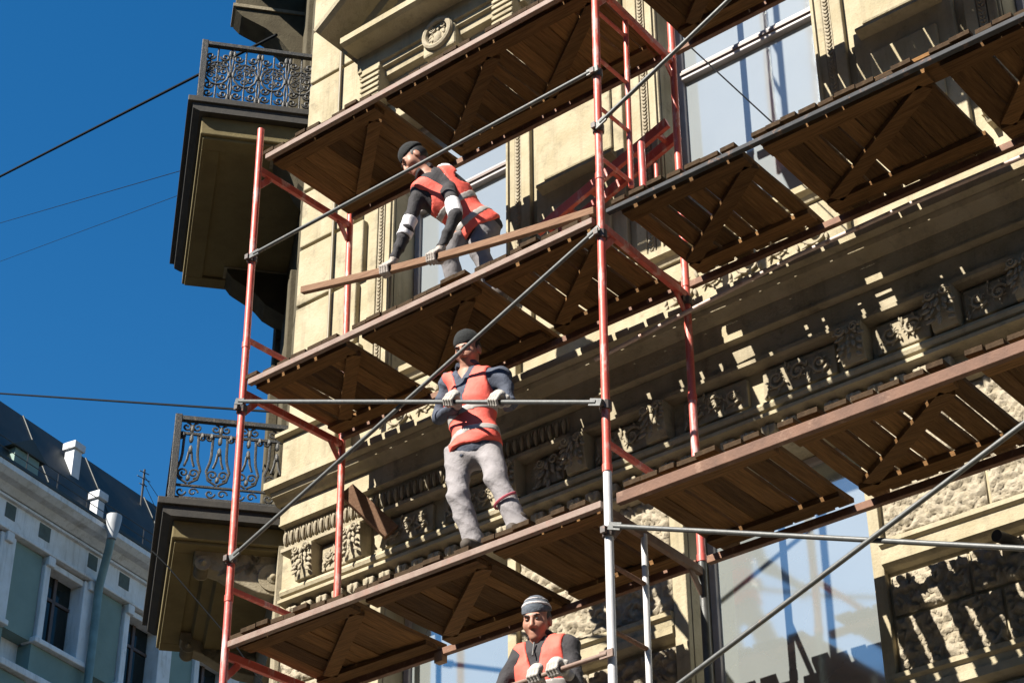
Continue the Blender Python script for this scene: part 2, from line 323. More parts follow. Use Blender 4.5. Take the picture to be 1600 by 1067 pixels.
# window surrounds with a beaded strip on each jamb
def bead_strip(x, z0, z1, y, parent):
    n = int((z1-z0)/0.034); mb = MB().box((x-0.03, y, z0), (x+0.03, y+0.03, z1))
    for i in range(n):
        z = z0+0.017+i*0.034
        for sx in (-1, 1): mb.blob((x+sx*0.012, y-0.002, z), ((0.012, 0, 0.006*sx), (0, 0.012, 0), (sx*0.006, 0, 0.014)), 6, 4)
    return mb.build('beaded_strip', CARVED, parent)
for a, b in WL:
    for s, e in ((-1, a), (1, b)):
        def X(d): return e+s*d
        lo = lambda d0, d1: (min(X(d0), X(d1)), max(X(d0), X(d1)))
        x0, x1 = lo(0.005, 0.095); j = wall((x0, 1.37, 2.64), (x1, 1.399, 5.2), STONE, 'window_jamb', 0.008)
        x0, x1 = lo(0.022, 0.04); MB().box((x0, 1.35, 2.64), (x1, 1.371, 5.2)).build('fillet', STONE, j)
        bead_strip(X(0.13), 2.64, 5.2, 1.365, j)
        x0, x1 = lo(0.165, 0.25); wall((x0, 1.355, 2.64), (x1, 1.399, 5.2), STONE, 'window_jamb', 0.008)
    j = wall((a-0.25, 1.34, 5.2), (b+0.25, 1.42, 5.38), STONE, 'lintel', 0.008)
# pier faces with a raised panel
for a, b in ((1.58, 2.40), (4.34, 5.08), (6.92, 9.5)):
    pf = wall((a, 1.345, 2.46), (b, 1.399, 5.4), STONE, 'pier_face', 0.01)
    MB().box((a+0.09, 1.315, 3.78), (b-0.09, 1.346, 5.3)).build('pier_panel', STONE, pf, bevel=0.016)
    MB().prism([(1.346, 3.735), (1.27, 3.725), (1.265, 3.70), (1.29, 3.69), (1.346, 3.67)], along, a+0.06, b-0.06).build('panel_ledge', STONE, pf)
    MB().prism([(1.346, 2.9), (1.31, 2.9), (1.31, 3.5), (1.346, 3.5)], along, a+0.12, b-0.12).build('pier_panel', STONE, pf, bevel=0.01)

# pediment over the first windows
for a, b in WL[:2]:
    c = (a+b)/2; y0 = 1.02
    pd = MB().prism([(1.40, 5.98), (0.95, 5.98), (0.95, 5.92), (0.99, 5.90), (1.17, 5.89), (1.18, 5.74), (1.205, 5.73), (1.205, 5.69), (1.24, 5.68), (1.25, 5.62), (1.31, 5.60), (1.33, 5.45), (1.40, 5.44)], along, a-0.30, b+0.30).build('pediment', STONE, BLD)
    tri = MB().prism([(a-0.2, 5.98), (b+0.2, 5.98), (c, 6.58)], lambda p, q, w: (p, w, q), 1.28, 1.40).build('tympanum', STONE2, pd)
    for s in (-1, 1):
        e = (c-s*(c-a+0.38), 5.94); k = (c, 6.64)
        dx, dz = k[0]-e[0], k[1]-e[1]; L = math.hypot(dx, dz); dx /= L; dz /= L; nx, nz = -dz*(1 if dx > 0 else -1), abs(dx)
        T = lambda p, q, w, e=e, dx=dx, dz=dz, nx=nx, nz=nz: (e[0]+dx*w+nx*q, p, e[1]+dz*w+nz*q)
        MB().prism([(1.40, 0.17), (0.80, 0.17), (0.80, 0.125), (0.84, 0.10), (1.10, 0.09), (1.12, 0.02), (1.19, 0.01), (1.21, -0.05), (1.40, -0.07)], T, 0, L).build('raking_cornice', SOFFIT if s == -9 else STONE2, pd)
    MB().box((c-0.14, 1.18, 5.50), (c+0.20, 1.40, 5.74)).build('medallion_block', STONE, pd, bevel=0.02)
    md = MB().tube([(c+0.03+0.135*math.cos(i*math.pi/14), 1.165, 5.68+0.135*math.sin(i*math.pi/14)) for i in range(28)], 0.028, 8, closed=True).build('medallion', CARVED, pd, True)
    carve(pd, c-0.07, c+0.13, 5.58, 5.78, 1.19, 26, 99, 0.05)
    MB().blob((c+0.03, 1.19, 5.63), ((0.055, 0, 0), (0, 0.06, 0), (0, 0, 0.085)), 12, 8).build('shell_ornament', CARVED, pd, True)
    for bx in (a-0.14, b+0.14):
        br = MB(); br.box((bx-0.1, 1.17, 5.40), (bx+0.1, 1.40, 5.735))
        for i in range(5): br.box((bx-0.105, 1.155, 5.42+i*0.058), (bx+0.105, 1.17, 5.45+i*0.058))
        br.build('bracket', STONE, pd, bevel=0.005)

# rusticated piers of the lower storey: vermiculated blocks between smooth bands
def rough_block(x0, x1, z0, z1, y, parent, seed):
    r = np.random.RandomState(seed); h = 0.014; nx, nz = max(3, int((x1-x0)/h)), max(3, int((z1-z0)/h))
    g = r.rand(nz+3, nx+3); g = (g[:-2, :-2]+g[1:-1, :-2]+g[:-2, 1:-1]+g[1:-1, 1:-1])/4; g = np.where(g > 0.5, 1, 0)*0.6+g*0.6
    g = g[:nz+1, :nx+1]; d = 0.03*g; d[0, :] = d[-1, :] = 0; d[:, 0] = d[:, -1] = 0
    V = [(x0+(x1-x0)*i/nx, y-d[j, i], z0+(z1-z0)*j/nz) for j in range(nz+1) for i in range(nx+1)]
    F = [(j*(nx+1)+i, j*(nx+1)+i+1, (j+1)*(nx+1)+i+1, (j+1)*(nx+1)+i) for j in range(nz) for i in range(nx)]
    mb = MB().add(V, F); mb.box((x0, y+0.001, z0), (x1, y+0.06, z1))
    return mb.build('rusticated_block', ROUGH, parent, 'all')
RZ = [(0.42, 0.84), (-0.02, 0.40), (-0.50, -0.245), (-0.86, -0.52), (-1.30, -1.06), (-1.72, -1.32), (-2.2, -1.74)]
PX = ((-0.92, -0.02), (1.36, 2.60), (4.11, 5.28), (6.72, 9.4))
for i, (a, b) in enumerate(PX):
    for k, (z0, z1) in enumerate(RZ):
        nb = 1 if b-a < 1.0 else 2; cut = [a]+[a+(b-a)*(j+(0.18 if k % 2 else -0.12))/nb for j in range(1, nb)]+[b]
        for j in range(len(cut)-1): rough_block(cut[j]+0.012, cut[j+1]-0.012, z0+R.uniform(0, .012), z1-R.uniform(0, .012), 1.40+R.uniform(-.008, .008), BLD, 10*i+k+100*j)
    for z in (-0.03, -0.87):
        moulding([(1.43, z+0.005), (1.335, z), (1.335, z-0.03), (1.36, z-0.045), (1.365, z-0.09), (1.345, z-0.10), (1.345, z-0.15), (1.375, z-0.17), (1.43, z-0.185)], a-0.01, b+0.01, STONE, 'band_moulding')
for a, b in WL:
    for x0, x1 in ((a-0.11, a-0.005), (b+0.005, b+0.08)):
        wall((x0, 1.37, -2.6), (x1, 1.419, 0.86), STONE, 'window_jamb', 0.006)
MB().tube([(4.93, 1.36, -0.30), (4.90, 1.20, -0.31)], 0.036, 14).build('vent_pipe', DARK, BLD, True)
MB().tube([(5.22, 1.36, -0.26), (5.19, 1.20, -0.27)], 0.036, 14).build('vent_pipe', DARK, BLD, True)

# windows: frame, sashes and panes
def window(a, b, z0, z1, y, transom, glass, mull=None):
    w = MB(); f = 0.05
    for lo, hi in (((a, y, z0), (a+f, y+0.07, z1)), ((b-f, y, z0), (b, y+0.07, z1)), ((a+f, y, z1-f), (b-f, y+0.07, z1)), ((a+f, y, z0), (b-f, y+0.07, z0+f))): w.box(lo, hi)
    fr = w.build('window', FRAMEW, BLD, bevel=0.006)
    if transom:
        MB().box((a+f, y-0.02, transom-0.045), (b-f, y+0.06, transom+0.045)).build('transom_bar', FRAMEW, fr, bevel=0.006)
        MB().box((a+f, y-0.035, transom-0.012), (b-f, y-0.021, transom+0.012)).build('drip_strip', FRAMEB, fr)
    if mull: MB().box((mull-0.03, y-0.01, z0+f), (mull+0.03, y+0.06, z1-f)).build('mullion', FRAMEB, fr, bevel=0.006)
    zs = [z0+f, transom-0.045, transom+0.045, z1-f] if transom else [z0+f, z1-f]
    for k in range(0, len(zs), 2):
        MB().box((a+f, y+0.03, zs[k]), (b-f, y+0.045, zs[k+1])).build('pane', glass, fr)
    return fr
for a, b in WL:
    window(a+0.005, b-0.005, 2.645, 5.245, 1.62, 4.40, GLASSUP)
    window(a+0.005, b-0.005, -2.595, 0.855, 1.62, None, GLASS)

# ------------------------------------------------------------------ chamfered corner with its balconies
CQ = np.array((-0.945, 1.43, 0)); CT = np.array((-0.775, 0.632, 0)); CN = np.array((-0.632, -0.775, 0))
def ch(u, w, z): return tuple(CQ+CN*u+CT*w+np.array((0, 0, z)))
def chT(p): return ch(*p)
def chbox(lo, hi, m, name, parent=BLD, bevel=0): return MB().box(lo, hi, T=chT).build(name, m, parent, bevel=bevel)
chbox((-0.8, 0.0, GROUND_Z), (0, 2.6, 9.0), SHADESTONE, 'wall')
chbox((-6, 2.6, GROUND_Z), (-0.02, 2.9, 9.0), SHADESTONE, 'wall')
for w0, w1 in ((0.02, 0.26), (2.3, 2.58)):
    for k in range(len(QZ)-1): chbox((-0.01, w0, QZ[k]+0.016), (0.055, w1, QZ[k+1]-0.016), SHADESTONE, 'quoin_block', bevel=0.012)
for z0 in (2.46, 6.2):                                     # pilaster strips and the balcony door surround
    for w in (0.42, 0.56, 2.0, 2.14): chbox((0.0, w, z0), (0.09, w+0.09, z0+2.0), SHADESTONE, 'pilaster_strip', bevel=0.01)
def profile(prof, w0, w1, m, name, parent=BLD, smooth=False):
    return MB().prism(prof, lambda p, q, w: ch(p, w, q), w0, w1).build(name, m, parent, smooth=smooth)
def spiral(c, r0, turns, ang0, sg, n=18):
    return [(c[0]+r0*(1-0.8*i/n)*math.cos(ang0+sg*turns*6.283*i/n), c[1]+r0*(1-0.8*i/n)*math.sin(ang0+sg*turns*6.283*i/n)) for i in range(n+1)]

def balcony(z, u, w1, drop, style):
    b = MB().box((-0.02, -0.06, z-0.06), (u+0.02, w1+0.06, z), T=chT).build('balcony', SLABEDGE, BLD, bevel=0.006)
    profile([(0, z-0.06), (u-0.02, z-0.06), (u-0.03, z-0.12), (u-0.09, z-0.15), (0, z-0.15)], -0.04, w1+0.04, SLABEDGE, 'slab_edge', b)
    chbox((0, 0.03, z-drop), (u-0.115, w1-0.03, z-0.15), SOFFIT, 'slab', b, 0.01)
    # coffer frame on the underside
    for lo, hi in (((0.0, 0.06, z-drop-0.03), (u-0.14, 0.22, z-drop)), ((0.0, w1-0.22, z-drop-0.03), (u-0.14, w1-0.06, z-drop)), ((u-0.30, 0.22, z-drop-0.03), (u-0.14, w1-0.22, z-drop))):
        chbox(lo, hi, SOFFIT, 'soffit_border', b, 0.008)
    H = 0.74 if style == 'lyre' else 0.66; ur = u-0.08
    def side(P, L, name):
        """railing panel; P(s,z) gives the place at s along it"""
        bars = [(z+H, 0.05, 0.035, 'handrail'), (z+0.04, 0.025, 0.02, 'bottom_rail')]
        if style == 'lyre': bars += [(z+H-0.13, 0.022, 0.02, 'middle_rail'), (z+0.15, 0.02, 0.016, 'middle_rail')]
        for zz, bw, bh, nm in bars: MB().bar(P(0, zz), P(L, zz), bw, bh).build(nm, IRON, b)
        mb = MB(); n = max(3, round(L/0.235)); st = L/n
        def cur(pts, r=0.009): mb.tube([P(s, zz) for s, zz in pts], r, 6)
        for i in range(n):
            c = (i+0.5)*st; hw = st*0.42
            if style == 'lyre':
                zb, zt = z+0.16, z+H-0.14
                for s in (-1, 1):
                    cur([(c+s*hw*0.06, zb+0.01), (c+s*hw*0.75, zb+0.05), (c+s*hw*0.95, zb+0.13), (c+s*hw*0.7, zb+0.21), (c+s*hw*0.62, zb+0.27), (c+s*hw*0.6, zt-0.02)], 0.011)
                    cur(spiral((c+s*hw*0.86, zt-0.02), 0.032, 1.3, 3.14 if s > 0 else 0, -s), 0.009)
                    cur(spiral((c+s*hw*0.42, zb+0.10), 0.045, 1.4, -1.57, s), 0.009)
                    cur([(c+s*0.01, zb+0.29), (c+s*hw*0.2, zb+0.22), (c+s*hw*0.4, zb+0.16)], 0.010)
                    cur(spiral((c+s*hw*0.45, z+H-0.07), 0.04, 1.2, 1.57, s), 0.009)
                    cur(spiral((c+s*hw*0.5, z+0.095), 0.04, 1.0, 0, s), 0.008)
                    mb.blob(P(c+s*hw*0.8, zt+0.0), ((0.03, 0, 0), (0, 0.012, 0), (0, 0, 0.03)))
                for zz, a in ((zb+0.31, 0.04), (zt-0.03, 0.045), (zt+0.055, 0.04), (zb+0.06, 0.03)): mb.blob(P(c, zz), ((0.026, 0, 0), (0, 0.016, 0), (0, 0, a)))
                mb.tube([P(c, zb+0.28), P(c, zt-0.1)], 0.006, 5)
            else:
                zc = z+0.34; rr = min(0.105, hw)
                cur([(c+rr*math.cos(a*0.5236), zc+1.25*rr*math.sin(a*0.5236)) for a in range(13)], 0.011)
                cur([(c, z+0.05), (c, z+H-0.03)], 0.008)
                for k in range(6):
                    a = k*1.047+0.4; cur(spiral((c+rr*0.55*math.cos(a), zc+rr*0.62*math.sin(a)), 0.038, 1.3, a+3.14, 1 if k % 2 else -1, 12), 0.009)
                for s in (-1, 1):
                    for zz in (z+0.11, z+0.2, z+H-0.13, z+H-0.21): cur(spiral((c+s*hw*0.62, zz), 0.042, 1.3, 0 if s < 0 else 3.14, s, 12), 0.010)
                    cur([(c+s*st*0.5, z+0.05), (c+s*st*0.44, z+0.2), (c+s*st*0.5, z+0.34), (c+s*st*0.44, z+0.5), (c+s*st*0.5, z+H-0.04)], 0.009)
                    for zz in (z+0.34, z+H-0.08, z+0.08): mb.blob(P(c+s*hw*1.02, zz), ((0.022, 0, 0), (0, 0.014, 0), (0, 0, 0.04)))
        mb.build('scrollwork', IRON, b, True)
    side(lambda s, zz: ch(ur-s, 0.02, zz), ur-0.02, 'railing')
    side(lambda s, zz: ch(ur, 0.02+s, zz), w1-0.04, 'railing')
    for w in (0.02, w1-0.02): MB().box((ur-0.028, w-0.028, z), (ur+0.028, w+0.028, z+H+0.03), T=chT).build('corner_post', IRON, b, bevel=0.004)
    return b
bal_u = balcony(5.84, 1.09, 2.42, 0.34, 'dense')
bal_t = balcony(9.72, 1.09, 2.42, 0.34, 'dense')
for bb, z, k, ex in ((bal_u, 5.50, 0.86, -0.06), (bal_t, 9.38, 1.08, 0.55)):   # wedge corbels, the near one shallow
    for w, q in ((0.08, 0.55), (2.02, 1.0)):
        k2 = k*q; zz = z-ex
        profile([(0, z-0.002), (0.66*k2, z-0.002), (0.66*k2, zz-0.10), (0.60*k2, zz-0.17), (0.57*k2, zz-0.19), (0.36*k2, zz-0.30), (0.30*k2, zz-0.35), (0.22*k2, zz-0.43), (0.10*q, zz-0.56*k), (0, zz-0.62*k)], w, w+0.30, SHADESTONE, 'corbel', bb)
        profile([(0.0, zz-0.03), (0.66*k2+0.03, zz-0.03), (0.66*k2+0.03, zz-0.07), (0, zz-0.07)], w-0.02, w+0.32, STONE2, 'corbel_fillet', bb)
bal_l = balcony(1.905, 1.0, 2.15, 0.30, 'lyre')

# scrolled consoles under the lower balcony
def scroll_console(w, parent):
    T = lambda p, q, ww: ch(p, ww, q)
    top = 1.60
    pts = [(0.66, 1.49), (0.60, 1.44), (0.50, 1.41), (0.36, 1.33), (0.20, 1.27), (0.06, 1.25), (0.0, 1.27), (0.0, top), (0.70, top), (0.70, 1.53)]
    MB().prism(pts, T, w, w+0.17).build('scroll_console', STONE2, parent, bevel=0.008)
    for cc, r in (((0.09, 1.40), 0.115), ((0.63, 1.475), 0.062)):
        v = MB()
        for ww, sg in ((w-0.012, 1), (w+0.182, -1)):
            ax = np.array(ch(0, 1, 0))-np.array(ch(0, 0, 0))
            v.lathe([(r, 0.0), (r, 0.012), (r*0.8, 0.02), (r*0.78, 0.006), (r*0.45, 0.006), (r*0.42, -0.006), (0.001, -0.02)] if sg > 0 else [(r, 0.0), (r, -0.012), (0.001, -0.012)], ch(cc[0], ww, cc[1]), ax, 20)
            v.lathe([(r*0.98, 0), (r*0.98, 0.17)], ch(cc[0], w, cc[1]), ax, 20)
            v.blob(ch(cc[0], ww, cc[1]), (tuple(CN*r*0.32), (0, 0, r*0.32), tuple(-CT*0.035*sg)), 10, 6)
        v.build('volute', STONE2, parent, True)
    r = random.Random(int(w*10)); lf = MB()
    for i in range(16):
        u = r.uniform(0.2, 0.5); lf.blob(ch(u, w-0.005, 1.50+r.uniform(-0.09, 0.06)), (tuple(CN*0.02), (0, 0, 0.014), tuple(CN*0.045*r.uniform(-1, 1)+np.array((0, 0, 0.04)))))
    lf.build('acanthus_leaf', CARVED, parent, True)
for w in (0.16, 1.72): scroll_console(w, bal_l)
# cornice bands and the carved return on the chamfer below the balcony
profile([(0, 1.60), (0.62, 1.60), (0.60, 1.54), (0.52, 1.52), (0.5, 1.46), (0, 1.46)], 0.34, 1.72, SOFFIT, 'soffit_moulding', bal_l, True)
chbox((-0.01, 0.0, 0.86), (0.07, 2.4, 1.6), STONE2, 'frieze_wall')
for w in (0.1, 1.66):
    chbox((0.0, w, 0.5), (0.05, w+0.3, 1.2), STONE2, 'corbel_panel', bevel=0.01)
# ------------------------------------------------------------------ scaffold
SCAF = empty('scaffold', (0, 0, GROUND_Z), 'red and white tubular steel scaffold standing in front of the facade', 'scaffold')
PR = 0.026
def post(pts, m, r=PR, name='post'):
    mb = MB().tube(pts, r, 14); o = mb.build(name, m, SCAF, True); return o
def lerp3(a, b, z):
    t = (z-a[2])/(b[2]-a[2]); return (a[0]+(b[0]-a[0])*t, a[1]+(b[1]-a[1])*t, z)
LF = ((-0.05, 0, 4.32), (0.01, 0, -0.25)); LI = ((-0.01, 0.98, 4.08), (0.04, 0.98, 0.75)); MF = ((3.155, 0, 3.82), (3.11, 0, -1.09)); MI = ((3.11, 0.98, 4.04), (3.095, 0.98, 0))
RF = ((6.26, 0, 4), (6.24, 0, 0)); RI = ((6.25, 0.98, 4), (6.24, 0.98, 0))
def segs(line, zs, mats):
    for k in range(len(zs)-1):
        a, b = lerp3(*line, zs[k]), lerp3(*line, zs[k+1])
        p = post([a, b], mats[k])
        if k < len(zs)-2:
            c = lerp3(*line, zs[k+1]); MB().tube([(c[0], c[1], c[2]-0.035), (c[0], c[1], c[2]+0.012)], PR+0.0045, 14).build('coupling_sleeve', mats[k], p, True)
segs(LF, [4.33, 2.36, 0.36, -1.64, -3.64, GROUND_Z], [RED, RED, REDLIGHT, REDLIGHT, REDLIGHT])
segs(LI, [4.08, 2.06, 0.06, -1.94, GROUND_Z], [RED, RED, RED, REDLIGHT])
segs(MF, [6.3, 4.36, 2.34, 0.24, -1.75, GROUND_Z], [RED, RED, RED, WHITE, WHITE])
segs(MI, [6.0, 4.05, 2.38, 2.05, 1.18, 0.05, -1.95, GROUND_Z], [RED, RED, RED, RED, REDLIGHT, GREYTUBE, GREYTUBE])
segs(RF, [6.3, 4.36, 2.34, 0.24, -1.75, GROUND_Z], [RED, RED, RED, WHITE, WHITE])
segs(RI, [6.0, 4.05, 2.05, 0.05, -1.95, GROUND_Z], [RED, RED, RED, REDLIGHT, GREYTUBE])
TIERS = {'A': 4.0, 'B': 2.0, 'C': 0.0, 'D': -2.0}
def transom(front, back, z, m, h=0.055, w=0.035, gus=True):
    a, b = lerp3(*front, z), lerp3(*back, z)
    mb = MB().bar((a[0], a[1]+0.02, z), (b[0], b[1]-0.02, z), w, h)
    if gus:
        for p, s in ((a, 1), (b, -1)): mb.bar((p[0], p[1]+s*0.02, z-0.15), (p[0], p[1]+s*0.13, z-0.02), 0.012, 0.05)
    return mb.build('transom', m, SCAF, bevel=0.004)
for f, b, mm in ((LF, LI, [RED, RED, RED, RED]), (MF, MI, [RED, RED, PINKSTEEL, WHITE]), (RF, RI, [RED, RED, RED, RED])):
    for (n, z), m in zip(TIERS.items(), mm): transom(f, b, z-0.055, m)
transom(LF, LI, 2.40, RED, 0.035, 0.03, False); transom(LF, LI, 0.42, RED, 0.035, 0.03, False); transom(MF, MI, 0.40, RED, 0.035, 0.03, False)
# ladder frames on the middle line
for z0, z1, m, zs in ((2.45, 3.86, RED, (2.49, 2.90, 3.31, 3.72)), (-2.0, -0.06, WHITE, (-0.38, -0.78, -1.18, -1.58)), (4.3, 5.9, RED, (4.4, 4.8, 5.2, 5.6))):
    a = lerp3(*MF, z0); b = lerp3(*MF, z1)
    post([(a[0], 0.345, z0), (b[0], 0.345, z1)], m, 0.019, 'ladder_stile')
    for z in zs:
        p = lerp3(*MF, z); MB().tube([(p[0], 0.01, z), (p[0], 0.345, z)], 0.014, 10).build('ladder_rung', RUST if m is WHITE else RED, SCAF, True)
# ledgers under the decks, front and wall side
def ledger(x0, x1, z, y, h, m, w=0.04): return MB().box((x0, y-w/2, z-h), (x1, y+w/2, z)).build('ledger', m, SCAF, bevel=0.004)
for z, ml, mr in ((4.0, PINKSTEEL, RUST), (2.0, PINKSTEEL, BLUESTEEL), (0.0, PINKSTEEL, BROWNSTEEL), (-2.0, PINKSTEEL, PINKSTEEL)):
    ledger(0.055, 3.09, z+0.02, -0.012, 0.045, ml); ledger(0.045, 3.08, z+0.02, 0.955, 0.05, RUST)
    ledger(3.20, 6.2, z+(0.03 if z == 0 else 0.03 if z == 2 else 0.02), -0.012, 0.07 if (z == 0) else 0.03, mr); ledger(3.16, 6.2, z+0.02, 0.955, 0.05, RUST)
# braces and guard rails
def tubep(a, b, m=GREYTUBE, r=0.0145, name='diagonal_brace', parent=SCAF):
    a, b = np.array(a), np.array(b); mb = MB().tube([a, b], r, 12); d = (b-a)/np.linalg.norm(b-a)
    for p, s in ((a, 1), (b, -1)): mb.bar(p-d*s*0.04, p+d*s*0.05, 0.014, 0.045, (0, 0, 1))
    return mb.build(name, m, parent, True)
tubep((0.03, -0.045, 3.10), (3.15, -0.045, 3.17), name='guard_rail')
tubep((0.07, -0.045, 0.63), (3.12, -0.045, 1.885))
tubep((3.19, -0.045, 2.71), (6.2, -0.045, 4.06))
tubep((3.19, -0.045, -0.185), (6.2, -0.045, -1.33))
tubep((3.2, -0.075, -1.40), (6.2, -0.075, -0.27))
MB().tube([on(q, y=0.935) for q in ((930, 562), (1075, 487), (1240, 402), (1420, 320), (1600, 244), (1700, 203))], 0.0155, 10).build('wall_side_rail', PALEPIPE, SCAF, True)
def clamp(p, r=PR+0.012, m=None):
    MB().tube([(p[0], p[1], p[2]-0.028), (p[0], p[1], p[2]+0.028)], r, 12).box((p[0]-0.016, p[1]-0.062, p[2]-0.02), (p[0]+0.016, p[1]-0.02, p[2]+0.02)).build('clamp', m or DARKSTEEL, SCAF)
DARKSTEEL = mat('greasy clamp steel', (0.13, 0.10, 0.085), 0.6, var=0.4, vscale=40, wear=(0.3, 0.13, 0.08), wscale=30)
for ln, zs in ((LF, (3.10, 0.63, 1.81)), (MF, (3.165, 1.875, 2.71, 0.645, -0.185)), (MI, (1.90,))):
    for z in zs: clamp(lerp3(*ln, z))
TUBE2 = tag(tubep((0.045, -0.085, 1.815), (3.12, -0.085, 0.635), name='brace_tube', parent=None), 'grey steel tube gripped at chest height by the standing middle worker', 'tube')
t3a, t3b = on((813, 1066), y=-0.05), on((949, 1021), y=-0.05); t3a = t3b+(t3a-t3b)*3.2
TUBE3 = tag(tubep(t3a, t3b, PINKSTEEL, name='rail_tube', parent=None), 'dusty steel tube gripped by the lowest worker in the striped beanie', 'tube')

# wooden rail the upper worker is holding
ra, rb = np.array((0.52, -0.005, 2.585)), np.array((3.06, 0.05, 2.125))
RAIL_A, RAIL_B = ra, rb
mb = MB(); N = 14; prev = None
cols = []
for i in range(N+1):
    t = i/N; p = ra+(rb-ra)*t+np.array((0, 0, -0.03*math.sin(math.pi*t)))
    cols.append([p+np.array((0, dy, dz)) for dy, dz in ((-0.02, -0.027), (0.02, -0.027), (0.02, 0.027), (-0.02, 0.027))])
mb.add([q for c in cols for q in c], [(i*4+j, i*4+(j+1) % 4, i*4+4+(j+1) % 4, i*4+4+j) for i in range(N) for j in range(4)]+[(3, 2, 1, 0), (N*4, N*4+1, N*4+2, N*4+3)])
tag(mb.build('wooden_rail', WOODRAIL, bevel=0.004), 'long sagging wooden rail held in both hands by the bending upper worker', 'rail')
def rail_at(x):
    t = (x-ra[0])/(rb[0]-ra[0]); return ra+(rb-ra)*t+np.array((0, 0, -0.03*math.sin(math.pi*t)))

# ------------------------------------------------------------------ plank deck panels, each plank a part
PLANKS = {}
def plank_mesh(w, L, seed):
    key = (round(w, 3), round(L, 2), seed)
    if key in PLANKS: return PLANKS[key]
    r = random.Random(seed*7+int(w*1000)); n = 5; h = 0.030; V = []
    for i in range(n+1):
        y = L*i/n-L/2; b = 0.004*math.sin(i*1.3+seed); e = r.uniform(-0.003, 0.003)
        V += [(-w/2+e, y, -h/2+b), (w/2+e, y, -h/2+b+r.uniform(-.002, .002)), (w/2+e, y, h/2+b), (-w/2+e, y, h/2+b)]
    F = [(i*4+j, i*4+(j+1) % 4, i*4+4+(j+1) % 4, i*4+4+j) for i in range(n) for j in range(4)]+[(3, 2, 1, 0), (n*4, n*4+1, n*4+2, n*4+3)]
    me = bpy.data.meshes.new('plank'); me.from_pydata(V, [], F); me.materials.append(WOOD); me.materials.append(ENDGRAIN); me.materials.append(WOODTOP)
    me.polygons.foreach_set('material_index', [2 if j == 2 else 0 for i in range(n) for j in range(4)]+[1, 1])
    b = bmesh.new(); b.from_mesh(me); bmesh.ops.recalc_face_normals(b, faces=b.faces); b.to_mesh(me); b.free()
    PLANKS[key] = me; return me
def deck(x0, x1, z, label, diag, dz=0.0, gaps=0.3, wide=0.0):
    zz = z+0.022+dz
    D = empty('deck_panel', ((x0+x1)/2, 0.45, zz), label, 'deck panel', 'plank deck panels of the scaffold')
    x = x0
    while x < x1-0.06:
        w = min(R.choice((0.10, 0.115, 0.125, 0.135)), x1-x); L = R.choice((1.0, 1.03))
        me = plank_mesh(w, L, R.randrange(4))
        o = bpy.data.objects.new('plank', me); COL.objects.link(o)
        o.location = (x+w/2-D.location.x, 0.485+R.uniform(-0.016, 0.016)-D.location.y, 0.015+R.uniform(0, 0.009)); o.parent = D
        o.rotation_euler = (R.uniform(-.004, .004), R.uniform(-.02, .02), R.uniform(-.006, .006))
        x += w+(R.uniform(0.014, 0.024)+wide if R.random() < gaps else R.uniform(0.003, 0.008))
    L = x1-x0
    for y in (0.115, 0.845):
        o = MB().box((-L/2+0.02, -0.055, -0.034), (L/2-0.03, 0.055, -0.002)).build('batten', WOODX); o.parent = D; o.location = (0, y-0.45, 0)
    for a, b in diag:
        xa, xb = -L/2+L*a, -L/2+L*b
        o = MB().bar((xa, -0.27, -0.0185), (xb, 0.33, -0.0185), 0.095, 0.031).build('diagonal_batten', WOODX); o.parent = D
    return D
deck(0.03, 1.12, 4.0, 'top tier plank panel at the building corner', [(0.88, 0.25)])
deck(1.19, 3.05, 4.0, 'long top tier plank panel above the bending worker', [(0.50, 0.04), (0.98, 0.52)], 0.0, 0.45)
deck(3.27, 6.2, 4.0, 'top tier plank panel right of the middle post, cut off by the frame', [(0.3, 0.05)])
deck(0.03, 0.95, 2.0, 'gappy plank panel of the second tier nearest the corner', [(0.92, 0.22)], 0, 0.85, 0.008)
deck(1.04, 2.06, 2.0, 'second tier plank panel under the left foot of the bending worker', [(0.85, 0.12)], 0.012, 0.2)
deck(2.13, 3.07, 2.0, 'second tier plank panel ending at the middle post', [(0.95, 0.1)], 0.0, 0.6, 0.010)
deck(3.24, 4.19, 2.0, 'second tier plank panel just right of the middle post under the window', [(0.95, 0.06)], 0.03, 0.9, 0.010)
deck(4.28, 5.42, 2.0, 'second tier plank panel under the right window with a stack on its edge', [(0.92, 0.08)], 0.03, 0.25, 0.004)
deck(5.47, 6.2, 2.0, 'second tier plank panel at the upper right edge of the picture', [(0.9, 0.1)], 0.02, 0.2)
deck(0.05, 1.08, 0.0, 'third tier plank panel nearest the corner beneath the lower balcony', [(0.93, 0.15)], 0.01, 0.1)
deck(1.17, 2.12, 0.0, 'third tier plank panel under the right foot of the standing worker', [(0.93, 0.1)], 0.0, 0.2)
deck(2.20, 3.05, 0.0, 'third tier plank panel above the beanie worker beside the middle post', [], 0.01, 0.6, 0.010)
deck(3.24, 4.20, 0.0, 'third tier plank panel over the lower window beside the white post', [], 0.03, 0.7, 0.010)
deck(4.28, 5.30, 0.0, 'third tier plank panel over the right half of the lower window', [(0.9, 0.1)], 0.03, 0.9, 0.010)
deck(5.42, 6.2, 0.0, 'third tier plank panel at the right edge of the picture', [(0.9, 0.1)], 0.03, 0.5, 0.010)
deck(0.05, 3.05, -2.0, 'lowest plank panel carrying the worker in the striped beanie', [(0.4, 0.1), (0.9, 0.6)], 0.0, 0.2)
